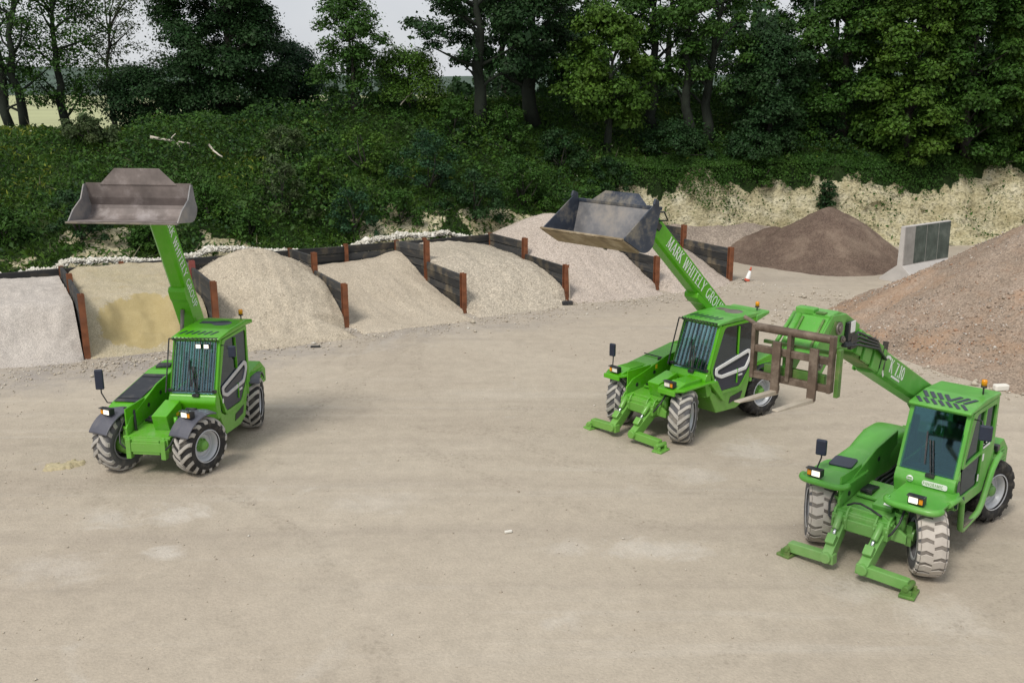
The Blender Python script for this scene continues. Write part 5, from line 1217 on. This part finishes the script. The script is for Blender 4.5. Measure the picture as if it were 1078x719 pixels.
T_ = [
 # name, label, px, Y, top, cr, base, mat, kwargs
 ('ash_tree', 'thin leaning tree at the far left edge with bare forked lower branches', 20, 47, 9.0, 2.3, 1.3, 'leaf_mid', dict(dens=15, leaf=0.111, trunk=.24, n_cl=44, lean=-.03, bark='ivybark', trunks=2, twigs=26)),
 ('ash_tree', 'leafy tree near the left edge with a dark ivy trunk and sky showing through it', 72, 48, 8.5, 2.3, 1.2, 'leaf_mid', dict(dens=20, leaf=0.118, trunk=.24, n_cl=46, bark='ivybark', twigs=14)),
 ('ash_tree', 'feathery grey green tree reaching over the dark round bush on the left', 122, 52, 8.0, 2.8, 1.5, 'leaf_grey', dict(dens=13, leaf=0.111, trunk=.16, n_cl=46, lean=.05, twigs=24)),
 ('bush', 'dark round bush standing under the feathery tree, left of the large dark evergreen', 150, 49, 3.0, 1.5, .2, 'leaf_dark', dict(dens=70, leaf=0.111, trunk=.1, n_cl=18, shape='bush')),
 ('evergreen_tree', 'large dense dark evergreen on the left with bare lower branches', 243, 50, 9.0, 3.1, .2, 'leaf_dark', dict(dens=60, leaf=0.126, trunk=.3, n_cl=100, shape='col', twigs=24, clr=(.6, 1.15))),
 ('evergreen_tree', 'smaller blue green evergreen with a spiky top, right of the large dark evergreen', 312, 54, 3.7, 2.0, .2, 'leaf_teal', dict(dens=60, leaf=0.111, trunk=.14, n_cl=26, shape='cone', twigs=16)),
 ('hawthorn_tree', 'mid green small tree with airy top left of the sky gap', 372, 49, 5.2, 1.8, .6, 'leaf_mid', dict(dens=45, leaf=0.126, trunk=.14, n_cl=24)),
 ('hawthorn_tree', 'olive green thorny bush tree with pale twigs below the hill gap', 432, 50, 2.6, 1.7, .2, 'leaf_bright', dict(dens=40, leaf=0.111, trunk=.1, n_cl=18, shape='bush', twigs=16)),
 ('oak_tree', 'dark ivy clad tree with long branches spreading left over the hill gap', 505, 50, 9.5, 3.4, 2.9, 'leaf_dark', dict(dens=42, leaf=0.148, trunk=.36, n_cl=34, lean=-.02, bark='ivybark', twigs=20)),
 ('oak_tree', 'thick trunked dark tree just left of the yellow green leafed tree', 562, 52, 9.0, 3.0, 1.9, 'leaf_dark', dict(dens=45, leaf=0.148, trunk=.42, n_cl=34, bark='ivybark', twigs=18)),
 ('maple_tree', 'bright yellow green leafed tree in the middle of the tree line', 640, 50, 6.5, 2.6, 1.4, 'leaf_bright', dict(dens=48, leaf=0.163, trunk=.22, n_cl=34, bark='ivybark')),
 ('oak_tree', 'tree with a straight black trunk right of the yellow green tree', 686, 53, 9.0, 2.4, 2.4, 'leaf_mid', dict(dens=38, leaf=0.148, trunk=.34, n_cl=24, bark='ivybark', twigs=12)),
 ('oak_tree', 'twin trunked dark tree with a low bough to its right', 738, 52, 9.0, 2.7, 2.6, 'leaf_mid', dict(dens=34, leaf=0.148, trunk=.30, n_cl=26, bark='ivybark', trunks=2, twigs=18)),
 ('hazel_tree', 'dense dark rounded tree left of the pale thin pole', 808, 52, 5.6, 2.0, .3, 'leaf_dark', dict(dens=60, leaf=0.133, trunk=.16, n_cl=34)),
 ('maple_tree', 'broad leafy tree just right of the pale thin pole', 885, 53, 9.5, 2.4, .2, 'leaf_mid', dict(dens=52, leaf=0.163, trunk=.3, n_cl=52, shape='col')),
 ('maple_tree', 'sunlit yellow green maple with hanging boughs above the concrete wall', 950, 51.5, 9.0, 2.4, .0, 'leaf_bright', dict(dens=52, leaf=0.170, trunk=.3, n_cl=54, shape='col')),
 ('maple_tree', 'leafy green tree above the right part of the chalk cliff', 1020, 51.5, 9.0, 2.5, .0, 'leaf_mid', dict(dens=52, leaf=0.170, trunk=.3, n_cl=54, shape='col')),
 ('maple_tree', 'leafy tree at the right edge of the tree line', 1085, 52, 9.0, 2.4, .0, 'leaf_bright', dict(dens=50, leaf=0.170, trunk=.3, n_cl=50, shape='col')),
 # second row
 ('oak_tree', 'shadowy tree far behind, between the ivy clad tree and the thick dark trunk', 535, 60, 9.5, 3.2, 1.6, 'leaf_dark', dict(dens=30, leaf=0.178, trunk=.25, n_cl=30)),
 ('oak_tree', 'shadowy tree far behind the yellow green leafed tree', 612, 62, 9.5, 3.4, 2.6, 'leaf_mid', dict(dens=26, leaf=0.178, trunk=.25, n_cl=30)),
 ('oak_tree', 'shadowy tree far behind the straight black trunk', 700, 63, 10, 3.2, 3.8, 'leaf_dark', dict(dens=26, leaf=0.178, trunk=.25, n_cl=28)),
 ('oak_tree', 'shadowy tree far behind the dense rounded tree, its leaves showing above it', 790, 63, 10, 3.4, 3.0, 'leaf_mid', dict(dens=28, leaf=0.178, trunk=.25, n_cl=30)),
 ('oak_tree', 'shadowy tree far behind the broad leafy tree by the pole', 868, 62, 9.5, 3.4, 1.0, 'leaf_dark', dict(dens=34, leaf=0.178, trunk=.25, n_cl=34)),
 ('oak_tree', 'shadowy tree far behind the sunlit yellow green maple', 985, 60, 9.5, 4.2, .6, 'leaf_dark', dict(dens=36, leaf=0.185, trunk=.25, n_cl=44)),
 ('oak_tree', 'shadowy tree far behind at the right edge of the picture', 1075, 60, 9.5, 4.0, .6, 'leaf_dark', dict(dens=34, leaf=0.185, trunk=.25, n_cl=40)),
]
for i, (nm, lb, px, Y, top, cr, base, mt, k) in enumerate(T_):
    k = dict(k); k.setdefault('seed', 100+i)
    tree(nm, lb, px, Y, top, cr, base, M[mt], group=TG, **k)

# shrubs on the slope
SG = 'shrubs growing on the bank'
def shrub(label, px, py, Yd, w, h, mt, dens=70, leaf=.12, seed=1, twigs=8):
    p = at(px, py, Yd); z = bank_at(p.x, p.y)
    root = empty('shrub', (p.x, p.y, z-.05), 0, label=label, cat='shrub', group=SG)
    r = np.random.default_rng(seed); rr = random.Random(seed); cl = []
    for k in range(16):
        t = (k+.5)/16; hh = h*t*.92; q = w*math.cos(t*1.3)**.6*math.sqrt(rr.uniform(.1, 1)); a = k*2.4+rr.uniform(-.5, .5)
        cl.append(((q*math.cos(a), q*math.sin(a)*.8, hh), rr.uniform(.3, .55)*max(.6, w*.6), .8))
    C, Nn = clump_leaves(cl, dens, r); C = C[C[:, 2] > 0] if False else C
    leaves('crown', C, Nn, np.full(len(C), leaf), M[mt], root, seed)
    b = B()
    for c, rad, sq in rr.sample(cl, twigs): limb(b, (0, 0, 0), c, .04, .012, .12, rr, 4)
    b.done('stem', M['bark'], root)
def bank_Y(px, py):
    """distance at which the photo ray through this pixel meets the bank"""
    for Y in np.arange(30, 62, .2):
        p = at(px, py, float(Y))
        u, s = to_us(p.x, p.y)
        if s-float(shift(u)) > 6.6 and p.z <= bank_at(p.x, p.y): return float(Y)
    return 50.0
for i, (lb, px, py, w, h, mt) in enumerate([
  ('blue green bush at the bank foot above the back wall post', 373, 246, 1.15, 1.9, 'leaf_teal'),
  ('leafy bush right of the left raised bucket', 222, 232, .75, 1.4, 'leaf_mid'),
  ('grey green bramble bush with pale stems above the tan gravel cone', 297, 228, 1.15, 2.6, 'leaf_grey'),
  ('yellow green sapling bush right of the grey green bramble', 338, 212, .7, 1.9, 'leaf_bright'),
  ('olive tall bush in the middle of the left bank', 385, 182, 1.2, 2.0, 'leaf_bright'),
  ('dense teal tinted bush in the centre of the bank', 452, 200, 1.5, 2.6, 'leaf_teal'),
  ('dark bush above the flat topped coarse gravel', 500, 232, 1.5, 2.1, 'leaf_dark'),
  ('mid green bush on the bank left of the muddy grey bucket', 548, 215, 1.5, 2.2, 'leaf_mid'),
  ('broad dark bush on the bank directly above the muddy grey bucket', 590, 178, 1.5, 1.9, 'leaf_dark'),
  ('tall scrubby bush under the ivy clad tree', 535, 160, 1.3, 2.3, 'leaf_mid'),
  ('soft upright olive shrub left of the scrubby bush under the ivy clad tree', 478, 150, 1.2, 2.2, 'leaf_mid'),
  ('dark bramble mound below the twin trunked tree', 712, 165, 1.9, 1.5, 'leaf_dark'),
  ('low dark bramble mound above the left end of the chalk cliff', 790, 168, 1.7, 1.2, 'leaf_dark'),
  ('ivy tuft hanging on the chalk cliff above the soil heap', 868, 228, .5, 1.6, 'leaf_dark'),
  ('dark hanging scrub on the chalk cliff left of the soil heap', 800, 205, .9, 1.6, 'leaf_mid'),
  ('small bush at the bank foot on the left side under the raised bucket', 86, 252, 1.3, 1.7, 'leaf_dark'),
  ('low bush at the left edge above the chalk rubble', 12, 258, .9, 1.2, 'leaf_mid'),
  ('small bush just right of the left boom at the bank foot', 262, 250, .8, 1.0, 'leaf_mid'),
  ('small teal bush between the left boom and the chalk scar', 158, 262, .7, .9, 'leaf_mid'),
  ('sapling with pale leaves below the large dark evergreen', 300, 172, 1.1, 1.5, 'leaf_grey'),
  ('low thicket at the feet of the left edge trees', 95, 150, 1.3, 1.1, 'leaf_grey'),
  ('low bright scrub at the lip of the chalk cliff under the maple', 955, 172, 1.2, .8, 'leaf_bright'),
  ('low dark scrub at the cliff lip near the right edge', 1045, 178, 1.5, 1.0, 'leaf_mid'),
  ('bush beside the foot of the pale thin pole', 872, 152, 1.3, 1.4, 'leaf_dark'),
  ('spreading bush on the bank left of the small teal chalk scar bush', 420, 236, 1.0, 1.4, 'leaf_mid'),
  ('round dark bush above the largest pinkish heap', 640, 200, 1.2, 1.5, 'leaf_dark')]):
    Yd = bank_Y(px, py); shrub(lb, px, py, Yd, w, h, mt, dens=170, seed=300+i, leaf=.11 if mt != 'leaf_teal' else .095)

stemm = simple('dry_stems', (.20, .19, .12), .9, 0, .3, 3)
M['white_umbel'] = simple('pale_flower_heads', (.34, .38, .24), .8, 0, .2, 3)
# ground cover of the bank: grass, nettles, brambles
def cover(name, n, size, mat, seed, hmax, keepf, label, s1=30, tall=False, mound=0):
    r = np.random.default_rng(seed); u = r.uniform(-34, 42, n); s = 6.6+r.uniform(0, 1, n)**1.05*(s1-6.6)
    # match the cliff foot bend
    z = bank_h(u, s); keep = keepf(u, s, z) > r.uniform(0, 1, n); u, s, z = u[keep], s[keep], z[keep]
    xy = us(u, s+shift(u)); patch = fbm(u*.55, s*.55, seed+1); hh = hmax*(.25+1.5*np.clip(patch-.3, 0, 1))*r.uniform(0, 1, len(u))**.8
    if mound:
        md = mound*np.clip((fbm(u*.42, s*.42, 450, 3)-.46)*4.2, 0, 1)**.7*sstep(7.0, 8.2, s)*(1-sstep(16, 19, s)*.5)*(.22+.78*sstep(-10, -5, u)); hh = hh*.5+md*r.uniform(.55, 1.0, len(u))
    C = np.stack([xy[0], xy[1], z+hh+.02], -1); Nn = np.tile(np.array((-NN[0]*-.0+.3*-NN[0], .3*-NN[1], .8)), (len(u), 1)) if not tall else np.tile(np.array((-NN[0], -NN[1], .15)), (len(u), 1))
    o = leaves(name, C, Nn, size*(.6+.8*r.uniform(0, 1, len(u))), mat, None, seed, aspect=(.55 if not tall else .3) if name != 'dead_stems' else .035)
    return tag(o, label, kind='stuff')
cliffm = lambda u, s: 1-sstep(11.0, 14.5, u)*(1-sstep(9.6, 10.6, s))*.97
def scar(u, s, z):
    n1 = fbm(u*.35, s*.5, 41); lw = 1-sstep(1.9, 3.4, z)
    sc_ = lw*sstep(.44, .58, n1+.22*np.exp(-((u+10.0)/3.2)**2)+.1*np.exp(-((u-1.0)/1.3)**2)+.2*np.exp(-((u-6.0)/2)**2)-.18)*(s < 10.2)
    return (1-.74*sc_)*cliffm(u, s)
cover('bank_scrub', 190000, .13, M['leaf_mid'], 401, .5, lambda u, s, z: scar(u, s, z)*(.25+.75*sstep(.38, .55, fbm(u*.3, s*.3, 402)))*(.22+.78*sstep(-11, -5.5, u+3*(fbm(u*.4, s*.4, 403)-.5))), 'low brambles and nettles covering the bank', mound=1.3)
cover('bank_undergrowth', 120000, .13, M['leaf_dark'], 411, .6, lambda u, s, z: scar(u, s, z)*sstep(.42, .6, fbm(u*.28+9, s*.28, 412))*(.25+.75*sstep(-11, -6, u)), 'dark undergrowth covering the bank', mound=1.0)
cover('bank_grass', 300000, .17, M['grass'], 421, .28, lambda u, s, z: scar(u, s, z), 'rough grass covering the bank', tall=True)
cover('bank_brambles', 110000, .13, M['leaf_bright'], 471, .5, lambda u, s, z: scar(u, s, z)*sstep(.47, .6, fbm(u*.33+4, s*.33, 472))*(1-.5*sstep(4, 10, u))*(.25+.75*sstep(-11, -6, u)), 'yellowish brambles in patches on the bank', mound=1.15)
cover('dead_stems', 5200, .55, stemm, 481, .25, lambda u, s, z: scar(u, s, z)*sstep(.45, .6, fbm(u*.4+7, s*.4, 482)), 'pale dry stems standing in the bank', tall=True)
cover('bank_flowers', 2600, .085, M['white_umbel'], 491, .75, lambda u, s, z: scar(u, s, z)*sstep(.52, .62, fbm(u*.5+2, s*.5, 492)), 'small pale flower heads on the bank', mound=1.0)
cover('bank_weeds', 26000, .16, M['weed'], 431, .5, lambda u, s, z: scar(u, s, z)*sstep(.52, .64, fbm(u*.5, s*.5, 432))*(1-sstep(-2, 6, u)*.85)*sstep(3, 3.6, z), 'yellow green weeds dotted over the left bank', s1=20, tall=True)
# thicket standing behind the first trees, one dense mass
r = np.random.default_rng(461); n = 110000; px = r.uniform(185, 1180, n); Yt = r.uniform(56, 68, n)
gap = 1-.92*np.exp(-((px-455)/38)**2)-.75*np.exp(-((px-345)/22)**2); hx = (px-CX)/F
tall_ = (2.2+3.6*fbm(px*.012, px*0, 462, 3))*gap*np.where(px > 500, 1.25, .8)*np.where(px > 840, 1.4, 1)
hgt_ = tall_*r.uniform(0, 1, n)**.8
tex = fbm(px*.05, hgt_*.7, 463) > .36+.16*hgt_/np.maximum(tall_, .1); px, Yt, hgt_, hx = px[tex], Yt[tex], hgt_[tex], hx[tex]
Xt = hx*Yt*1.03; ut, st_ = to_us(Xt, Yt); zt = bank_h(ut, st_-shift(ut))
tag(leaves('thicket', np.stack([Xt, Yt, zt+hgt_], -1), np.tile(np.array((0, -.5, .6)), (len(Xt), 1)), np.full(len(Xt), .27), M['leaf_dark'], None, 464), 'dense dark thicket behind the trees on the bank', kind='stuff')
# tufts that cling to the cliff face
r = np.random.default_rng(441); n = 120000; u = r.uniform(11.5, 42, n); s = r.uniform(8.2, 10.8, n); z = bank_h(u, s)
msk = (.8*sstep(.50, .66, fbm(u*.75, z*.35, 442))*(1-.92*sstep(15, 20, u))+.08*sstep(.5, .66, fbm(u*2, z*1.2, 443))+.95*sstep(2.5, 3.4, z-1.8*(fbm(u*1.3, z*.2, 448)-.5))*sstep(.3, .5, fbm(u*.9, z*.4, 445))) > r.uniform(0, 1, n)
u, s, z = u[msk], s[msk], z[msk]; xy = us(u, s+shift(u)-.35*r.uniform(0, 1, len(u)))
tag(leaves('cliff_ivy', np.stack([xy[0], xy[1], z+.1], -1), np.tile(np.array((-NN[0], -NN[1], .4)), (len(u), 1)), np.full(len(u), .10), M['leaf_mid'], None, 444), 'ivy and weeds clinging to the chalk cliff', kind='stuff')

# dead branches, pole, cable
def deadbranch(label, p0, p1, r0, forks):
    Ya, Yb2 = bank_Y(*p0), bank_Y(*p1); a = at(*p0, Ya-.3); c = at(*p1, Yb2-.3); a.z += .5; c.z += .5
    b = B(); rr = random.Random(int(p0[0])); pts = limb(b, a, c, r0, r0*.5, .06, rr, 6)
    for i, dx, dz in forks:
        q = pts[i]; limb(b, q, q+Vector((dx, -.1, dz)), r0*.6, r0*.15, .1, rr, 4)
    tag(b.done('dead_branch', M['deadwood']), label, 'branch', 'bleached dead branches on the bank')
deadbranch('long bleached dead branch lying above the left raised bucket', (159, 157), (201, 164), .075, [(4, .35, -.45), (5, .3, .0), (3, .3, .3)])
deadbranch('short forked dead branch hanging right of the long bleached one', (221, 165), (235, 178), .055, [(3, .2, -.15)])
deadbranch('pale bent twig on the bank below the hill gap', (422, 122), (436, 108), .03, [(3, .3, .2)])
pp = at(847, 150, 54.0); zb = bank_at(pp.x, pp.y)
b = B(); b.tube([(0, 0, -.2), (.02, 0, 4.5), (0, 0, 8.2)], [.045, .04, .035], 10); o = b.done('pole', simple('pale_grey_pole', (.33, .36, .36), .6), None, (pp.x, pp.y, zb))
tag(o, 'pale thin upright pole in front of the trees above the cliff', 'pole')

# ------------------------------------------------------------------ sky, light, camera
w = bpy.data.worlds.new('World'); S.world = w; w.use_nodes = True; nt = w.node_tree
bg = nt.nodes['Background']
sky = nt.nodes.new('ShaderNodeTexSky'); sky.sky_type = 'NISHITA'; sky.sun_disc = False
SUN_EL, SUN_AZ = R(52), R(215)     # azimuth clockwise from +Y (behind the camera's left shoulder)
sky.sun_elevation = SUN_EL; sky.sun_rotation = SUN_AZ; sky.air_density = 1.0; sky.dust_density = 3.0
tc = nt.nodes.new('ShaderNodeTexCoord')
cn = noise(nt, tc.outputs['Generated'], 2.2, 6, .6)
cloud = ramp(nt, cn, [(.3, (7.6, 7.9, 8.4)), (.7, (9.6, 9.7, 9.8))])
nt.links.new(mixc(nt, .88, sky.outputs[0], cloud), bg.inputs['Color']); bg.inputs['Strength'].default_value = .085
sl = bpy.data.lights.new('sun', 'SUN'); sl.energy = 2.3; sl.angle = R(16); sl.color = (1, .94, .85)
so = bpy.data.objects.new('sun', sl); COL.objects.link(so)
dirv = Vector((math.sin(SUN_AZ)*math.cos(SUN_EL), math.cos(SUN_AZ)*math.cos(SUN_EL), math.sin(SUN_EL)))
so.rotation_euler = (-dirv).to_track_quat('-Z', 'Y').to_euler(); so.location = dirv*60
S.view_settings.view_transform = 'Standard'; S.view_settings.look = 'None'; S.view_settings.exposure = .06; S.view_settings.gamma = 1; S.view_settings.use_curve_mapping = False
cd = bpy.data.cameras.new('camera'); cam = bpy.data.objects.new('camera', cd); COL.objects.link(cam); S.camera = cam
cam.location = (0, 0, H); cam.rotation_euler = (PI/2-PITCH, 0, 0)
cd.sensor_fit = 'HORIZONTAL'; cd.sensor_width = 36; cd.lens = F/1078*36; cd.clip_end = 4000; cd.clip_start = .1
S.cycles.max_bounces = 6; S.cycles.transparent_max_bounces = 12; S.cycles.use_denoising = True
